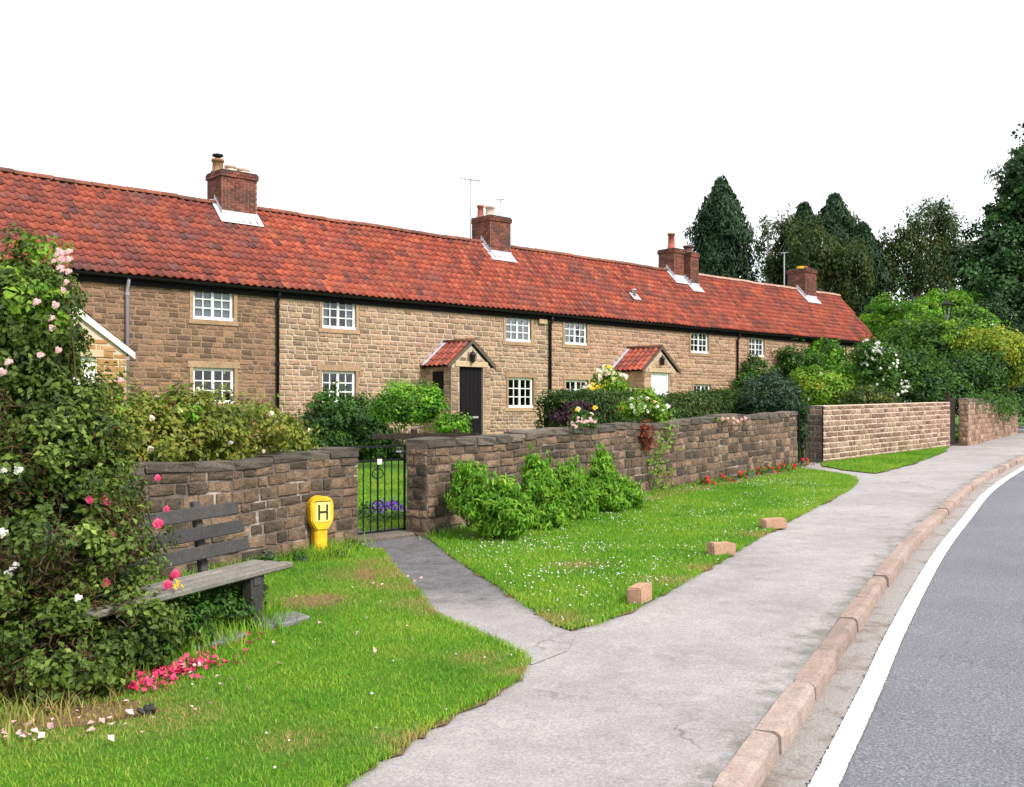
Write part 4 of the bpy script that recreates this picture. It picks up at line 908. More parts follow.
for z in (.3, 1.1): MB().box((0, .03, z), (.5, .06, z + .1)).build('rail', 'timber', gt)
st = MB(); st.box((-.45, -.15, -.1), (.45, .15, .05), .02); o = st.build('threshold_stone', 'coping'); o.location = (-1.48, 11.2, g(-1.5, 11.2)); o.rotation_euler = (0, 0, .8); tag(o, 'worn stone threshold beneath the wrought iron gate', 'threshold')
# low timber fence in the garden behind the gate
fp, fq = Vector((-2.35, 17.0)), Vector((-1.0, 17.6)); Df = fq - fp
fe = empty('garden_fence', (fp.x, fp.y, g(fp.x, fp.y)), math.atan2(Df.y, Df.x)); tag(fe, 'low dark timber rail fence in the garden behind the pier', 'fence')
for x in (.72, 1.5): MB().box((x - .05, -.05, -.1), (x + .05, .05, 1.03), .01).build('post', 'timber', fe)
for z in (.86,): MB().box((-.05, -.075, z), (1.9, -.05, z + .1), .006).build('rail', 'timber', fe)

# ------------------------------------------------------------------ bench, slabs, hydrant marker, stone blocks
bd = Vector((.46, 1.08)).normalized(); br = Vector((-1.56, 7.16)); bl = br - bd * 1.85
bench = empty('bench', (bl.x, bl.y, g(bl.x, bl.y)), math.atan2(bd.y, bd.x)); tag(bench, 'weathered wooden bench with a dark slatted back beside the rose bush', 'bench')
bench.rotation_euler = (0, -.012, math.atan2(bd.y, bd.x))
for i, y in enumerate((0, .115, .23)): MB().box((0 + .02 * i, y, .395), (1.85 - .01 * i, y + .105, .435), .008).build('seat_slat', 'bench_grey', bench)
for i, (z, y, xe) in enumerate(((.50, .40, 1.88), (.63, .43, 1.86), (.765, .46, 1.84))): 
    o = MB().box((.02, 0, 0), (xe, .028, .092), .006).build('back_slat', 'bench_dark', bench); o.location = (0, y, z); o.rotation_euler = (-.2, 0, 0)
for x in (.3, 1.42):
    MB().prism([(x, 0), (x + .09, 0), (x + .13, .39), (x - .02, .39)], .03, .10).build('leg', 'bench_dark', bench)
    MB().prism([(x, 0), (x + .09, 0), (x + .09, .39), (x, .39)], .30, .37).build('leg', 'bench_dark', bench)
    o = MB().box((x, 0, 0), (x + .07, .045, .88), .006).build('back_post', 'bench_dark', bench); o.location = (0, .40, .02); o.rotation_euler = (-.14, 0, 0)
    MB().box((x + .01, .02, .33), (x + .08, .42, .394), .004).build('seat_bearer', 'bench_dark', bench)
for (x, y, a, w_, l_, lab) in ((-1.66, 7.02, .8, .42, .28, 'grey stone slab sunk in the grass in front of the bench leg'), (-1.98, 6.5, .9, .45, .3, 'grey stone slab strewn with petals below the bench')):
    P = [(-w_ / 2, -l_ / 2), (w_ * .1, -l_ / 2 - .03), (w_ / 2, -l_ * .4), (w_ * .52, l_ * .3), (w_ * .3, l_ / 2), (-w_ * .4, l_ * .48), (-w_ * .55, 0)]
    sl = MB(); n = len(P); sl.add([(p0, p1, -.03) for p0, p1 in P] + [(p0, p1, .03) for p0, p1 in P] + [(p0 * .95, p1 * .93, .04) for p0, p1 in P], [(i, (i + 1) % n, n + (i + 1) % n, n + i) for i in range(n)] + [(n + i, n + (i + 1) % n, 2 * n + (i + 1) % n, 2 * n + i) for i in range(n)] + [tuple(range(2 * n, 3 * n))])
    o = sl.build('paving_slab', 'slab'); o.location = (x, y, g(x, y) + .012); o.rotation_euler = (.02, -.02, a); tag(o, lab, 'slab')
hp = (-1.95, 10.08); hy = empty('hydrant_marker', (*hp, g(*hp)), R(40)); tag(hy, 'yellow hydrant marker post with a black letter H against the wall', 'hydrant marker')
MB().box((-.072, -.07, -.05), (.072, .07, .36), .02).build('post', 'yellow', hy)
hd = MB(); hd.prism([(-.062, .26), (.062, .26), (.125, .35), (.13, .52), (.105, .575), (.04, .60), (-.04, .60), (-.105, .575), (-.13, .52), (-.125, .35)], -.085, .085)
me = hd.mesh('head'); bm = bmesh.new(); bm.from_mesh(me); bmesh.ops.recalc_face_normals(bm, faces=bm.faces[:]); bmesh.ops.bevel(bm, geom=bm.edges[:], offset=.012, segments=2, affect='EDGES'); bm.to_mesh(me); bm.free(); head = link('head', me, hy, 'yellow')
MB().box((-.085, -.092, .345), (.085, -.086, .545), .002).build('plate', 'yellow_pale', head)
for (a, b, c, d_) in ((-.055, -.035, .365, .52), (.035, .055, .365, .52), (-.035, .035, .435, .455)): MB().box((a, -.096, c), (b, -.0925, d_)).build('letter_stroke', 'print_black', head)
MB().box((-.09, -.095, .548), (.09, -.0925, .556)).build('plate_edge', 'print_black', head)
def block(px, py, l, w_, h, rz, lab, seed):
    bm = bmesh.new(); bmesh.ops.create_cube(bm, size=1); r = random.Random(seed)
    for v_ in bm.verts: v_.co = Vector((v_.co.x * l + r.uniform(-.008, .008), v_.co.y * w_ + r.uniform(-.008, .008), (v_.co.z + .5) * h + r.uniform(-.006, .006)))
    bmesh.ops.bevel(bm, geom=bm.edges[:], offset=.012, segments=2, affect='EDGES'); me = bpy.data.meshes.new('stone_block'); bm.to_mesh(me); bm.free()
    o = link('stone_block', me, None, 'block'); o.location = (px, py, g(px, py) + .01); o.rotation_euler = (r.uniform(-.04, .04), r.uniform(-.04, .04), rz); tag(o, lab, 'stone block', 'stone blocks along the lawn edge')
block(.965, 7.56, .24, .11, .135, 1.10, 'buff stone block on the lawn corner, nearest the path', 1)
block(2.03, 9.72, .24, .17, .125, .25, 'buff stone block on the lawn edge, middle one of three', 2)
block(3.02, 11.55, .27, .16, .12, .2, 'buff stone block on the lawn edge, farthest along the pavement', 3)

# ------------------------------------------------------------------ plants
def flower_mesh(mat, n=9):
    P = []; N = []
    for k in range(n):
        a = k * 2.4; r = .25 + .55 * k / n; P.append((r * .5 * math.cos(a), r * .5 * math.sin(a), .18 - .15 * k / n)); N.append((math.cos(a) * .5, math.sin(a) * .5, 1))
    V, F, a = leaves(np.array(P), np.array(N), .62, aspect=.9, fold=.12, jitter=.15); me = np_mesh('flower', V, F, a); me.materials.append(M[mat]); return me
FM = {k: flower_mesh(k) for k in ('f_pink', 'f_rose', 'f_white', 'f_cream', 'f_yellow', 'f_red')}
def flowers(parent, pts, mat, size, facing=(.1, -.8, .5)):
    for p in pts:
        o = link('flower', FM[mat], parent); o.location = p; o.scale = [size * rng.uniform(.75, 1.25)] * 3
        o.rotation_euler = (Vector(facing) + Vector((rng.gauss(0, .3), rng.gauss(0, .3), rng.gauss(0, .3)))).to_track_quat('Z', 'Y').to_euler()
def stems(parent, base, tips, r0, r1, mat='bark', name='stem', bend=.12):
    m = MB()
    for t in tips:
        b = Vector(base) + Vector((rng.gauss(0, r0 * 2), rng.gauss(0, r0 * 2), 0)); t = Vector(t); mid = b.lerp(t, .5) + Vector((rng.gauss(0, bend), rng.gauss(0, bend), (t - b).length * .12))
        m.tube([b, b.lerp(mid, .5) + Vector((0, 0, .02)), mid, t], [r0, r0 * .8, (r0 + r1) / 2, r1], 5, False)
    return m.build(name, mat, parent, True)
def shrub(name, label, cat, cs, rs, ncl, per, spread, leaf, mat, group=None, aspect=.55, up=None, shell=(.5, 1.0), mix=None, ground=None, fl=None, core=True, jitter=.35):
    """cs, rs in world metres; base below the first ellipsoid"""
    c0 = cs[0]; gz0 = g(c0[0], c0[1]) if ground is None else ground
    root = empty(name, (c0[0], c0[1], gz0)); tag(root, label, cat, group)
    o0 = np.array((c0[0], c0[1], gz0)); cl_ = [np.array(c) - o0 for c in cs]
    P, N, a = blob(cl_, rs, ncl, per, spread, shell, zmin=.01)
    u_ = None if up is None else np.tile(np.array(up, float), (len(P), 1)) + unit(P - cl_[0]) * .6
    leaf_obj('foliage', P, N, leaf, mat, root, aspect=aspect, up=u_, att=a, jitter=jitter)
    if mix:
        m2, frac, sz = mix; P, N, a = blob(cl_, [tuple(np.array(r_) * 1.02) for r_ in rs], max(4, int(ncl * frac)), per, spread * .9, shell, zmin=.01); leaf_obj('mixed_foliage', P, N, sz, m2, root, aspect=aspect, att=a)
    if 'weeds' not in name and 'plants' not in name: stems(root, (0, 0, 0), [tuple(c + np.array(r_) * nr.uniform(-.6, .6, 3)) for c, r_ in zip(cl_, rs) for _ in range(3)], .008 + .010 * rs[0][2], .004)
    if fl:
        for fm, n, sz in fl:
            pts = []
            for _ in range(n):
                k = nr.integers(len(cl_)); d_ = unit(nr.normal(0, 1, (1, 3)) + np.array([[.0, -.9, .4]]))[0]; pts.append(tuple(cl_[k] + d_ * np.array(rs[k]) * nr.uniform(.9, 1.05)))
            flowers(root, pts, fm, sz)
    return root
def E(px, py, Y, rx, rz, ry=None):
    """ellipsoid seen centred on a direction at distance Y: half width and half height in metres"""
    p = at(px, py, Y); return (p.x, p.y, p.z), (rx, ry or rx, rz)
def ES(*items): a = [E(*i) for i in items]; return [x[0] for x in a], [x[1] for x in a]

# the big rose bush by the bench
cs, rs = ES((20, 560, 5.75, .62, .72, .55), (-60, 520, 5.9, .75, .95, .6), (95, 585, 5.95, .34, .50, .4), (80, 490, 6.05, .40, .45, .4), (-5, 390, 6.1, .42, .55, .45), (30, 320, 6.1, .22, .36, .3), (-45, 300, 6.2, .35, .45, .35), (118, 540, 6.35, .18, .34, .3), (120, 625, 5.75, .26, .24, .25), (105, 600, 5.6, .2, .2, .2), (60, 430, 6.0, .30, .35, .3), (78, 425, 6.2, .2, .22, .2), (22, 300, 6.1, .26, .36, .3), (28, 375, 6.1, .26, .30, .3), (10, 330, 6.0, .35, .4, .3), (45, 470, 5.9, .40, .40, .3), (15, 420, 5.9, .42, .4, .3), (38, 345, 6.1, .24, .26, .25), (40, 660, 5.35, .42, .30, .3))
rb = shrub('rose_bush', 'tall tangled rose bush with pink and crimson blooms beside the bench', 'rose bush', cs, rs, 860, 110, .07, .042, 'l_rose', aspect=.62, shell=(.35, 1.04))
o0 = Vector(rb.location)
P, N, a = blob([np.array(c) - np.array(o0) for c in cs[:5]] + [np.array(cs[-1]) - np.array(o0)], rs[:5] + [rs[-1]], 260, 70, .09, (.3, 1.0), zmin=.01); leaf_obj('dry_leaves', P, N, .06, 'l_twig', rb, aspect=.12, att=a)
P, N, a = blob([np.array(at(10, 270, 6.0)) - np.array(o0), np.array(at(40, 250, 6.1)) - np.array(o0), np.array(at(58, 310, 5.9)) - np.array(o0), np.array(at(20, 300, 5.8)) - np.array(o0)], [(.22, .2, .14), (.14, .15, .10), (.09, .1, .14), (.2, .2, .2)], 30, 22, .05, (.2, 1)); leaf_obj('young_leaves', P, N, .048, 'l_lime', rb, aspect=.65, att=a)
cm = MB()
for (px, py, Y) in ((62, 236, 6.0), (70, 262, 5.9), (68, 300, 5.8), (20, 245, 6.1), (148, 500, 6.3), (165, 570, 6.2), (152, 620, 6.0), (135, 440, 6.3), (95, 400, 6.1), (70, 345, 6.0), (100, 640, 5.6)):
    t = at(px, py, Y) - o0; b = Vector((rng.uniform(-.5, .2), rng.uniform(.1, .45), 0)); mid = b.lerp(t, .55) + Vector((rng.uniform(-.1, .1), .25, .15)); cm.tube([b, b.lerp(mid, .5), mid, mid.lerp(t, .55) + Vector((0, 0, .06)), t], [.009, .008, .006, .004, .002], 5, False)
cm.build('cane', 'cane', rb, True)
fl = lambda L, m_, s_, fc=(.15, -.9, .35): flowers(rb, [at(px, py, Y) - o0 for px, py, Y in L], m_, s_, fc)
fl([(62 + rng.gauss(0, 4), 262 + rng.gauss(0, 8), 5.75) for _ in range(11)] + [(66, 282, 5.75), (63, 290, 5.76), (55, 305, 5.75), (50, 318, 5.75), (52, 328, 5.75), (36, 302, 5.7), (40, 355, 5.7), (8, 362, 5.6), (2, 372, 5.6), (58, 350, 5.8), (120, 380, 6.1)], 'f_pink', .040)
fl([(108, 502, 5.7), (104, 500, 5.7), (112, 535, 5.7), (106, 583, 5.6), (161, 523, 6.1), (158, 524, 6.1), (158, 478, 6.1), (167, 509, 6.1), (176, 574, 6.2), (172, 577, 6.2), (168, 585, 6.1), (90, 500, 5.7)], 'f_rose', .046)
fl([(4, 470, 5.4), (18, 470, 5.4), (1, 476, 5.4), (16, 565, 5.3), (12, 568, 5.3), (78, 598, 5.35), (8, 575, 5.3), (3, 533, 5.4), (65, 418, 5.8)], 'f_white', .042)
# foliage and weeds under the bench
shrub('bench_weeds', 'leafy weeds growing up under the bench seat', 'weeds', *ES((185, 618, 6.35, .22, .13, .18), (215, 606, 6.75, .25, .13, .15), (155, 630, 6.0, .24, .16, .2), (140, 645, 5.8, .2, .13, .15), (240, 597, 7.1, .16, .10)), 90, 55, .055, .045, 'l_mid', mix=('l_rose', .4, .045))
flowers(bench, [(.62, -.02, .47), (.66, -.0, .49), (.70, .0, .46)], 'f_yellow', .035)
# rambler over the wall
cs, rs = ES((140, 440, 9.0, .45, .36, .4), (190, 425, 9.4, .5, .36, .4), (240, 430, 9.9, .5, .30, .4), (285, 440, 10.4, .30, .24, .3), (100, 430, 8.7, .45, .45, .4), (215, 455, 9.55, .5, .13, .25), (165, 452, 9.05, .4, .16, .25), (50, 420, 8.2, .6, .5, .4))
rm = shrub('rambling_rose', 'yellow green rambling rose spilling over the wall behind the bench', 'rambling rose', cs, rs, 330, 55, .085, .058, 'l_ramble', shell=(.45, 1.08), mix=('l_bright', .14, .06), fl=[('f_cream', 24, .05), ('f_white', 8, .05)])
sp = MB(); o1 = Vector(rm.location)
for (px, py, Y) in ((215, 385, 9.6), (230, 392, 9.8), (178, 388, 9.3), (150, 392, 9.0), (268, 405, 10.2), (300, 418, 10.4), (262, 398, 10.1), (120, 385, 8.8)):
    t = at(px, py, Y) - o1; b = at(px + rng.uniform(-10, 10), 440, Y) - o1; sp.tube([b, b.lerp(t, .5) + Vector((.03, 0, 0)), t], [.006, .005, .003], 4, False)
sp.build('cane', 'cane', rm)
P = np.concatenate([np.array(at(px, py, Y) - o1) + nr.normal(0, 1, (26, 3)) * (.07, .05, .10) for (px, py, Y) in ((215, 392, 9.6), (230, 398, 9.8), (178, 396, 9.3), (150, 398, 9.0), (268, 410, 10.2), (300, 424, 10.4), (262, 405, 10.1), (120, 392, 8.8))])
leaf_obj('shoot_leaves', P, np.tile([.1, -.5, .6], (len(P), 1)), .055, 'l_ramble', rm, jitter=.6)
# small plants at the foot of the near wall
shrub('wall_foot_weeds', 'blue green weeds around the foot of the yellow marker post', 'weeds', *ES((300, 566, 9.7, .18, .10, .12), (340, 562, 9.9, .16, .10, .12), (270, 566, 9.1, .12, .12), (350, 555, 10.3, .12, .08)), 40, 45, .05, .045, 'l_mid', mix=('l_blue', .5, .04))
# shrubs in front of the long wall
for (px, py, Y, rx, rz, lab, extra) in (
        (490, 505, 11.0, .30, .30, 'broad bright green shrub against the wall, nearest the gate', ((470, 490, 11.2, .2, .26), (505, 515, 10.9, .28, .24))),
        (540, 502, 11.9, .23, .32, 'upright bright green shrub against the wall, second from the gate', ((537, 478, 12.0, .14, .26), (548, 515, 11.8, .25, .2))),
        (575, 500, 12.7, .25, .24, 'rounded bright green shrub against the wall, third from the gate', ((566, 485, 12.8, .2, .22),)),
        (608, 495, 13.4, .26, .24, 'low spiky green shrub against the wall, farthest from the gate', ((602, 480, 13.5, .17, .26), (603, 466, 13.6, .07, .16), (626, 497, 13.6, .2, .18)))):
    cs, rs = ES((px, py, Y, rx, rz, .3), *extra); ws = shrub('wall_shrub', lab, 'shrub', cs, rs, 190, 34, .06, .075, 'l_bright', 'bright green shrubs along the long wall', aspect=.34, up=(0, -.1, 1), shell=(.2, 1.05), mix=('l_lime', .35, .07))
    P = []
    for _ in range(26):
        k = nr.integers(len(cs)); c = np.array(cs[k]) - np.array(ws.location); r3 = np.array(rs[k]); a = nr.uniform(0, 6.283); q0 = c + r3 * (np.cos(a) * nr.uniform(.2, .9), np.sin(a) * .6, nr.uniform(.2, .7)); hh = nr.uniform(.10, .26); tt = nr.random(16)
        P.append(q0 + np.c_[tt * hh * np.cos(a) * .35 + nr.normal(0, .014, 16), nr.normal(0, .014, 16), tt * hh])
    P = np.concatenate(P); leaf_obj('shoot_leaves', P, np.tile([.1, -.7, .4], (len(P), 1)), .075, 'l_bright', ws, aspect=.3, up=np.tile([0, -.1, 1.], (len(P), 1)), jitter=.6)
# climbers and trailing plants on the long wall
def on_wall(px, py): 
    tx = (px - 512) / 1000; D2 = W2B - W2A; s_ = (W2A.x - tx * W2A.y) / (tx * D2.y - D2.x); p = W2A + D2 * s_; return Vector((p.x + .045, p.y - .035, EYE + (410 - py) / 1000 * p.y))
def clump(name, label, cat, pts, n, spread, leaf, mat, group=None, fl=None, aspect=.55):
    p0 = Vector(pts[0]); root = empty(name, p0); tag(root, label, cat, group); P = []; 
    for p in pts: P.append(np.array(Vector(p) - p0) + nr.normal(0, 1, (n, 3)) * spread)
    P = np.concatenate(P); leaf_obj('foliage', P, np.tile([.4, -.7, .5], (len(P), 1)), leaf, mat, root, aspect=aspect, jitter=.6)
    if fl:
        for fm, k, sz in fl: flowers(root, [tuple(P[nr.integers(len(P))] + np.array([.02, -.03, .03])) for _ in range(k)], fm, sz)
    return root
o = clump('trailing_plant', 'rusty red plant hanging over the top of the long wall', 'trailing plant', [on_wall(641, 428), on_wall(640, 436), on_wall(643, 444)], 90, (.06, .05, .06), .06, 'l_rust')
o = clump('wall_climber', 'thin green climber growing up the long wall below the rusty plant', 'climber', [on_wall(px, py) for px, py in ((652, 505), (655, 490), (650, 478), (657, 468), (662, 480), (648, 460), (655, 450), (660, 440), (665, 428), (662, 415), (656, 500), (668, 502))], 34, (.09, .05, .08), .07, 'l_lime')
stems(o, (0, 0, -.1), [tuple(on_wall(px, py) - o.location) for px, py in ((655, 455), (662, 430), (648, 460))], .008, .004, 'cane')
clump('wall_climber', 'wispy green climber at the pier end of the long wall', 'climber', [on_wall(px, py) for px, py in ((452, 470), (450, 488), (446, 500), (455, 478))], 16, (.05, .04, .06), .055, 'l_lime')
clump('pink_flowers', 'pink flowers spilling over the wall top near the hedge end', 'flowers', [on_wall(570, 424), on_wall(577, 425), on_wall(583, 423)], 26, (.06, .06, .03), .05, 'l_mid', fl=[('f_pink', 16, .05)])
clump('pink_flowers', 'pink flowers on the long wall nearer the far gate', 'flowers', [on_wall(715, 419), on_wall(722, 420), on_wall(728, 422)], 20, (.08, .06, .03), .06, 'l_ramble', fl=[('f_pink', 14, .06)])
for i, px in enumerate((692, 712, 731, 748, 759, 773, 792)):
    p = W2A + (W2B - W2A) * ((W2A.x - (px - 512) / 1000 * W2A.y) / ((px - 512) / 1000 * (W2B - W2A).y - (W2B - W2A).x)); p = Vector((p.x + .16, p.y - .13, 0)); p.z = g(p.x, p.y) + .09
    clump('bedding_plant', 'scarlet bedding plant at the wall foot, %s in the row counting from the climber' % ('first', 'second', 'third', 'fourth', 'fifth', 'sixth', 'seventh')[i], 'bedding plant', [p, p + Vector((.1, .12, -.02))], 26, (.07, .07, .04), .06, 'l_mid', 'scarlet bedding plants along the wall foot', fl=[('f_red', 6, .06)])
    if i in (1, 2, 3): p2 = p + Vector((.22, .3, -.03)); clump('purple_bedding', 'tiny purple bedding plant between the scarlet ones, %s of three' % ('first', 'second', 'third')[i - 1], 'bedding plant', [p2], 20, (.09, .09, .03), .05, 'f_purple', 'purple bedding plants along the wall foot')
clump('purple_flowers', 'purple flowers in the garden just behind the iron gate', 'flowers', [at(388, 507, 13.2), at(396, 505, 13.3), at(378, 508, 13.1), at(402, 506, 13.4)], 60, (.10, .1, .05), .05, 'f_purple')
shrub('gate_plants', 'low dark leafy plants inside the iron gate', 'plants', *ES((375, 522, 12.6, .22, .10), (398, 520, 12.9, .2, .12), (365, 510, 12.8, .12, .1)), 36, 40, .05, .05, 'l_mid')
# garden shrubs
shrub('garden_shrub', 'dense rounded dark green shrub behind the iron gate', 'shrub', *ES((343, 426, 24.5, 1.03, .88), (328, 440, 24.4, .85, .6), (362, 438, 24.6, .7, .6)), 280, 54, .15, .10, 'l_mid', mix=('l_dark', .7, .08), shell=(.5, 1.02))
tr = shrub('garden_sapling', 'small light green sapling in front of the tan cottage', 'sapling', *ES((408, 405, 22, .62, .42), (395, 408, 22, .4, .3), (428, 408, 22, .35, .45)), 130, 40, .12, .085, 'l_bright', mix=('l_mid', .5, .08), shell=(.2, 1.1))
shrub('garden_shrub', 'small bright shrub beside the black door', 'shrub', *ES((452, 428, 24, .40, .32)), 60, 40, .10, .08, 'l_bright', mix=('l_mid', .3, .08))
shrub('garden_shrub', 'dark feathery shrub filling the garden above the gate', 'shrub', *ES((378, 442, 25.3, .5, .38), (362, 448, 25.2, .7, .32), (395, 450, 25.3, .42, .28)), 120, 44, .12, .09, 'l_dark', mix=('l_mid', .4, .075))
# clipped hedge in front of the pinkish cottage
ha, hb = at(580, 400, 17.4), at(748, 400, 24.5); Dh = (hb - ha).to_2d(); LH = Dh.length; hz = g(ha.x, ha.y)
he = empty('clipped_hedge', (ha.x, ha.y, hz), math.atan2(Dh.y, Dh.x)); tag(he, 'long clipped dark green hedge in front of the pinkish cottage', 'hedge')
n = 26000; s_ = nr.random(n); x = nr.uniform(0, LH, n); topz = lambda x: 1.50 + .06 * np.sin(x * 1.1) + .05 * np.sin(x * 2.7) - .10 * np.exp(-((x - LH * .50) / .8) ** 2) + .13 * x / LH
side = nr.random(n); yy = np.where(side < .55, nr.normal(0, .06, n) + .04 * np.sin(x * 3), nr.uniform(0, .9, n)); zz = np.where(side < .55, nr.uniform(.1, 1, n) * topz(x), topz(x) + nr.normal(0, .05, n))
en = nr.random(n) < .10; x = np.where(en, nr.normal(.03, .05, n), x); yy = np.where(en, nr.uniform(0, .9, n), yy); zz = np.where(en, nr.uniform(.1, 1, n) * topz(x), zz)
P = np.c_[x, yy, zz]; N = np.where((side < .55)[:, None], [0, -1, .3], [0, -.1, 1.]); leaf_obj('foliage', P, N, .07, 'l_hedge', he, jitter=.5, att=.5 + .5 * np.sin(x * 1.9 + zz * 3) * nr.random(n))
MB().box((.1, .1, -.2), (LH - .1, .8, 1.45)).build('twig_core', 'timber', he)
shrub('purple_shrub', 'dark purple leaved shrub behind the long wall', 'shrub', *ES((578, 412, 15.6, .28, .14), (565, 416, 15.2, .2, .12)), 46, 36, .07, .06, 'l_purple')
shrub('yellow_rose', 'yellow roses above the wall in front of the purple shrub', 'rose', *ES((584, 420, 14.2, .16, .12), (578, 414, 14.2, .06, .08)), 22, 24, .05, .05, 'l_mid', fl=[('f_cream', 3, .07)])
yr = bpy.data.objects['yellow_rose']; flowers(yr, [at(577, 410, 14.1) - yr.location, at(595, 408, 14.1) - yr.location, at(594, 409, 14.15) - yr.location], 'f_yellow', .075)
shrub('golden_bush', 'cream and yellow flowering bush rising behind the hedge', 'shrub', *ES((610, 385, 22, .38, .30), (595, 392, 22, .3, .2), (605, 376, 22, .2, .2)), 60, 34, .10, .08, 'l_lime', fl=[('f_cream', 26, .13), ('f_yellow', 14, .12)])
wf = shrub('flowering_plant', 'white and orange flowering plant just behind the long wall', 'flowering plant', *ES((652, 410, 16.4, .28, .18), (632, 408, 16.2, .16, .16), (645, 400, 16.4, .2, .15)), 70, 34, .07, .065, 'l_lime', fl=[('f_white', 18, .075), ('f_yellow', 10, .07)])
shrub('round_bush', 'dense grey green round bush beside the far gate', 'bush', *ES((772, 396, 23.8, .68, .52), (758, 402, 23.6, .4, .4), (790, 404, 23.8, .35, .4)), 190, 46, .10, .075, 'l_blue', mix=('l_dark', .4, .07), shell=(.7, 1.0))
shrub('gate_ivy', 'dark ivy on the post of the far iron gate', 'ivy', *ES((801, 430, 21.2, .07, .55), (803, 410, 21.2, .12, .12)), 46, 34, .06, .07, 'l_dark')
shrub('dome_hedge', 'low domed clipped hedge behind the coursed wall', 'hedge', *ES((866, 402, 26.3, .80, .38, .5)), 180, 46, .07, .06, 'l_hedge', shell=(.85, 1.0), mix=('l_ramble', .3, .055))
shrub('golden_shrub', 'yellow green shrub above the coursed wall beside the far gate', 'shrub', *ES((822, 392, 27, .70, .52), (838, 402, 26.8, .5, .3), (808, 380, 27.2, .45, .3)), 170, 42, .13, .10, 'l_lime', mix=('l_yellow', .35, .10), fl=[('f_white', 14, .08)])
shrub('white_blossom_shrub', 'tall airy shrub with white blossom above the domed hedge', 'shrub', *ES((880, 372, 29.5, .70, .75), (868, 355, 29.5, .45, .5), (890, 390, 29.3, .6, .4)), 150, 40, .16, .11, 'l_mid', shell=(.3, 1.1), fl=[('f_white', 110, .075)])
# climbers over the end cottage
fw = lambda t, y, z: tuple(fpos(t) + INW * y + Vector((0, 0, z)))
for lab, C3, R3, mt in (('dense climber covering the wall between the last two cottages', [fw(33.3, -.5, 2.3), fw(33.0, -.6, 1.6), fw(33.9, -.5, 3.1), fw(32.4, -.7, 1.2)], [(.9, .6, 1.0), (1.1, .7, .7), (.7, .5, .6), (.9, .6, .6)], 'l_mid'),
                        ('mid green climber between the windows of the end cottage', [fw(36.8, -.5, 3.1), fw(37.6, -.5, 2.4), fw(36.2, -.5, 3.7)], [(1.3, .6, 1.1), (1.5, .7, 1.0), (.7, .5, .6)], 'l_mid'),
                        ('arching climber reaching the eaves of the end cottage', [fw(38.9, -.5, 3.6), fw(39.6, -.6, 2.8), fw(39.2, -.6, 4.1)], [(1.0, .6, 1.0), (1.2, .7, .9), (.6, .4, .5)], 'l_bright')):
    shrub('wall_climber', lab, 'climber', C3, R3, 170, 42, .18, .13, mt, 'climbers on the end cottage', mix=('l_mid', .6, .12), shell=(.3, 1.06))
# shrubbery beyond the walls
for a in (
    ('garden_bush', 'dark green bush between the coursed wall and the end cottage', ((910, 375, 30, .9, .8), (925, 392, 29.5, .8, .5)), 'l_mid', 'l_dark', .12),
    ('garden_bush', 'broad mid green bush below the lamp post', ((938, 355, 33, 1.3, 1.1), (915, 345, 34, 1.0, .8), (960, 350, 33.5, 1.0, .9)), 'l_mid', 'l_lime', .14),
    ('garden_bush', 'dark overhanging bush above the timber gate', ((965, 375, 31.5, 1.1, .75), (985, 368, 32, .9, .6), (945, 385, 31, .7, .5)), 'l_mid', 'l_dark', .12),
    ('golden_tree', 'golden yellow leaved bush overhanging the ivy topped wall', ((992, 350, 32, 1.0, .62), (1015, 358, 32.5, .8, .6), (975, 343, 32.3, .7, .4), (1008, 368, 32, .6, .45)), 'l_yellow', 'l_lime', .12),
    ('round_tree', 'bright green rounded tree beyond the roof end', ((893, 322, 52, 1.5, 1.3), (884, 334, 52, 1.3, 1.1), (910, 332, 52, 1.5, 1.2), (895, 348, 52, 1.7, 1.2)), 'l_bright', 'l_lime', .17),
    ('round_tree', 'bright green rounded tree behind the lamp post', ((950, 312, 46, 1.3, .9), (930, 318, 46, .9, .8), (965, 310, 46, .8, .8)), 'l_bright', 'l_lime', .17),
    ('garden_bush', 'shadowy bush at the corner of the end cottage', ((895, 366, 36, 1.0, .7), (905, 358, 37, 1.0, .8), (862, 375, 36, .8, .6)), 'l_bright', 'l_mid', .14),
    ('garden_bush', 'green bush filling the gap left of the golden bush', ((930, 332, 40, 1.2, .8), (970, 330, 38, 1.0, .8), (912, 342, 42, 1.0, .6)), 'l_mid', 'l_bright', .15)):
    nm, lab, el, m1, m2, lf = a; cs, rs = ES(*el); shrub(nm, lab, 'tree' if 'tree' in nm else 'bush', cs, rs, 70 * len(el), 40, .19, lf, m1, mix=(m2, .45, lf), shell=(.45, 1.05))
for i, (px, py, Y, rx, rz) in enumerate(((1012, 385, 36, 1.3, 1.0), (975, 388, 38, 1.4, 1.0), (1040, 375, 40, 2.2, 1.8), (1005, 340, 44, 2.5, 2.2), (945, 345, 52, 3.0, 2.6), (895, 350, 54, 3.0, 2.4), (1050, 350, 52, 3, 4), (985, 300, 54, 2.6, 2.6))):
    cs, rs = ES((px, py, Y, rx, rz), (px - 15, py + 12, Y, rx * .8, rz * .7))
    shrub('dark_thicket', 'deep shaded thicket at the bend, %s' % ('directly behind the ivy wall', 'behind the timber gate', 'at the frame edge above the side road', 'under the great tree', 'behind the lamp post', 'beyond the roof end', 'at the far frame edge', 'just under the lower boughs of the great tree')[i], 'thicket', cs, rs, 120, 36, .24, .17, 'l_dark', 'shaded thickets at the bend', shell=(.4, 1.05))
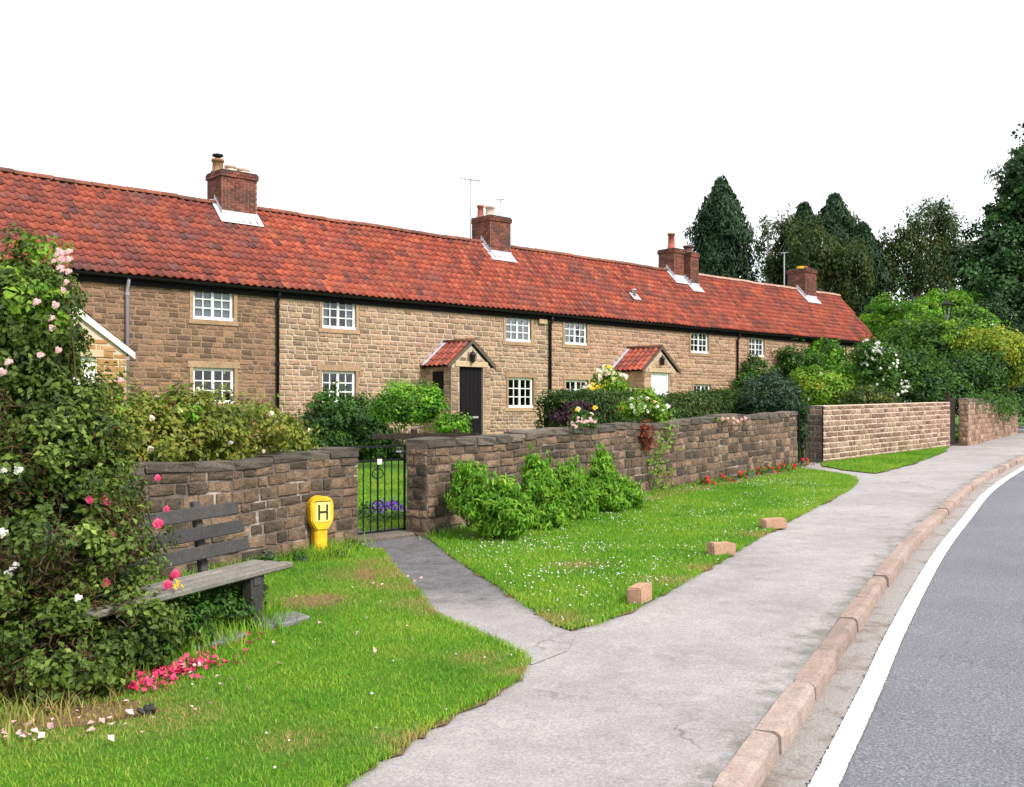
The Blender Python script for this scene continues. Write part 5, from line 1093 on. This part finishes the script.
# ivy on the last wall
D4 = (W4B - W4A); 
iv = [Vector((*(W4A + D4 * f), g(*(W4A + D4 * f)) + 1.28 - .12 * f)) + Vector((.0, .15, 0)) for f in (.12, .25, .38, .5, .62, .75, .88)] + [Vector((*(W4A + D4 * f), g(*(W4A + D4 * f)) + z)) + Vector((.06, -.05, 0)) for f, z in ((.42, 1.1), (.55, .95), (.66, .8), (.5, .8), (.8, 1.0), (.7, 1.05), (.6, 1.1))]
clump('wall_ivy', 'thick green ivy draped over the wall at the bend', 'ivy', iv, 150, (.26, .2, .16), .10, 'l_mid')

# ------------------------------------------------------------------ trees
def trunk_mesh(root, h, r, tips, mat, lean=(0, 0)):
    m = MB(); m.tube([(0, 0, -.2), (lean[0] * .3, lean[1] * .3, h * .35), (lean[0] * .7, lean[1] * .7, h * .7), (lean[0], lean[1], h)], [r * 1.3, r, r * .6, r * .15], 9)
    for t in tips:
        t = Vector(t); f = min(.92, max(.2, (t.z / h) * .72)); b = Vector((lean[0] * f, lean[1] * f, h * f)); mid = b.lerp(t, .5) + Vector((0, 0, .1 * (t - b).length)); m.tube([b, mid, t], [r * .35 * (1.15 - f), r * .2 * (1.15 - f), .015], 5, False)
    return m.build('trunk', mat, root, True)
def conifer(label, px, top_py, Y, w, base_cut=0, lopsided=0):
    p = at(px, top_py, Y); b = (p.x, p.y, g(p.x, p.y)); H = p.z - b[2]; root = empty('conifer', b); tag(root, label, 'conifer', 'dark conifers beyond the roof')
    n = 820; f = nr.random(n) ** .75; an = nr.uniform(0, 6.283, n); prof = w * np.tanh((1 - f) / .17) * np.minimum(1, (1 - f) / .10) ** .45 * (1 + .15 * np.sin(an * 3 + f * 14) + .08 * np.sin(an * 5 - f * 40)) * nr.uniform(.66, 1.22, n); rad = prof * nr.uniform(.55, 1, n) ** .5
    cc = np.c_[rad * np.cos(an) + lopsided * f, rad * np.sin(an), f * H * .985]; k = np.repeat(np.arange(n), 46); off = unit(nr.normal(0, 1, (len(k), 3))) * (nr.random((len(k), 1)) ** .42) * 1.7 * np.array((.28, .28, .36)); P = cc[k] + off
    out = np.c_[np.cos(an), np.sin(an), np.zeros(n)][k]; N = unit(out + np.array([0, 0, .5])); leaf_obj('crown', P, N, .30, 'l_conifer', root, aspect=.32, up=out * .5 + np.array([0, 0, .8]), att=nr.random(n)[k])
    trunk_mesh(root, H * .95, .25, [], 'bark'); return root
conifer('dark pointed conifer standing alone behind the third chimney', 721, 182, 62, 1.85)
conifer('tall dark conifer, highest of the pair behind the last chimney', 836, 199, 63, 2.2, lopsided=-.1)
conifer('shorter dark conifer crowding the tall one behind the last chimney', 804, 207, 66, 1.7)
conifer('broad dark conifer at the edge of the roof end', 862, 228, 60, 1.25)
def broadleaf(name, label, px, Y, ell, ncl, per, spread, leaf, mat, bark, droop=0, group=None, r=.25, shell=(.25, 1.05), mix=None, flat=.75, aspect=.55):
    p = at(px, 410, Y); gz0 = g(p.x, p.y); root = empty(name, (p.x, p.y, gz0)); tag(root, label, 'tree', group); cs, rs = ES(*ell); cs = [np.array(c) - np.array((p.x, p.y, gz0)) for c in cs]
    P, N, a = blob(cs, rs, ncl, per, spread, shell, flat); up = None
    if droop: up = np.tile([0, 0, -1.], (len(P), 1))
    leaf_obj('crown', P, N, leaf, mat, root, att=a, up=up, aspect=aspect, jitter=.5)
    if mix: P, N, a = blob(cs, rs, int(ncl * mix[1]), per, spread, shell, flat); leaf_obj('lighter_crown', P, N, leaf, mix[0], root, att=a)
    H = max(c[2] + r_[2] for c, r_ in zip(cs, rs)); tips = [tuple(c + np.array(r_) * nr.uniform(-.75, .75, 3)) for c, r_ in zip(cs, rs) for _ in range(4)]
    trunk_mesh(root, H * .93, r, tips, bark); return root
broadleaf('birch_tree', 'airy birch between the conifers with sky showing through', 768, 66, ((768, 245, 66, .9, 2.0), (790, 235, 66, 1.2, 2.0), (775, 275, 66, 1.0, 1.6), (802, 262, 66, 1.2, 2.2)), 150, 46, .26, .20, 'l_birch', 'bark_pale', 1, 'birches beyond the roof', shell=(.3, .95), flat=1.4)
broadleaf('birch_tree', 'dense drooping birch behind the last chimney', 822, 58, ((815, 255, 58, 1.4, 1.9), (838, 268, 58, 1.5, 1.6), (852, 275, 57, 1.0, 1.6)), 240, 46, .27, .2, 'l_birch', 'bark_pale', 1, 'birches beyond the roof', flat=1.5)
broadleaf('birch_tree', 'tall drooping birch right of the roof end', 918, 60, ((920, 232, 60, 1.4, 1.5), (945, 228, 60, 1.0, 1.7), (898, 250, 60, 1.4, 1.5), (925, 265, 60, 2.2, 1.8), (885, 268, 60, 1.0, 1.6), (950, 262, 60, 1.1, 1.9), (932, 212, 60, .6, .6), (910, 285, 60, 1.9, 1.1)), 290, 46, .27, .2, 'l_birch', 'bark_pale', 1, 'birches beyond the roof', shell=(.2, 1.0), flat=1.5, mix=('l_syc', .2))
broadleaf('great_tree', 'great dark broadleaf tree towering at the frame edge', 1045, 47, ((1040, 185, 47, 1.9, 2.0), (1010, 225, 47, 1.6, 1.3), (1050, 250, 47, 2.4, 2.0), (990, 245, 47, 1.2, 1.1), (1000, 285, 46, 1.9, 1.4), (975, 275, 47, 1.0, 1.6), (1065, 170, 47, 2.4, 2.8), (1014, 188, 47, .8, .9), (1018, 215, 47, 1.2, 1.2), (1000, 262, 47, 1.5, 1.2), (1080, 290, 47, 3.0, 2.6), (1020, 310, 45, 1.8, 1.3), (1030, 165, 47, .8, .9)), 640, 60, .27, .19, 'l_syc', 'bark', 0, None, .45, shell=(.35, 1.05), mix=('l_dark', .25), aspect=.8)
# lamp post
lp = at(947, 400, 33); lz = g(lp.x, lp.y); lamp = empty('lamp_post', (lp.x, lp.y, lz)); tag(lamp, 'black lantern lamp post rising from the shrubs', 'lamp post'); Hh = EYE + .108 * 33 - lz
m = MB(); m.lathe([(.09, 0), (.09, .5), (.05, .6), (.04, 1.2), (.035, Hh - .5), (.06, Hh - .48), (.06, Hh - .44)], (0, 0, 0), 10); m.build('pole', 'pipe_grey', lamp, True)
m = MB(); m.lathe([(.06, Hh - .44), (.11, Hh - .42), (.17, Hh - .10), (.165, Hh - .10)], (0, 0, 0), 6); m.build('lamp_glass', 'glass', lamp)
m = MB(); m.lathe([(.21, Hh - .10), (.21, Hh - .08), (.09, Hh + .02), (.03, Hh + .04), (.02, Hh + .1)], (0, 0, 0), 6)
for k in range(6): a = k * math.pi / 3; m.tube([(.11 * math.cos(a), .11 * math.sin(a), Hh - .42), (.172 * math.cos(a), .172 * math.sin(a), Hh - .09)], .012, 4)
m.build('lamp_hood', 'black', lamp)
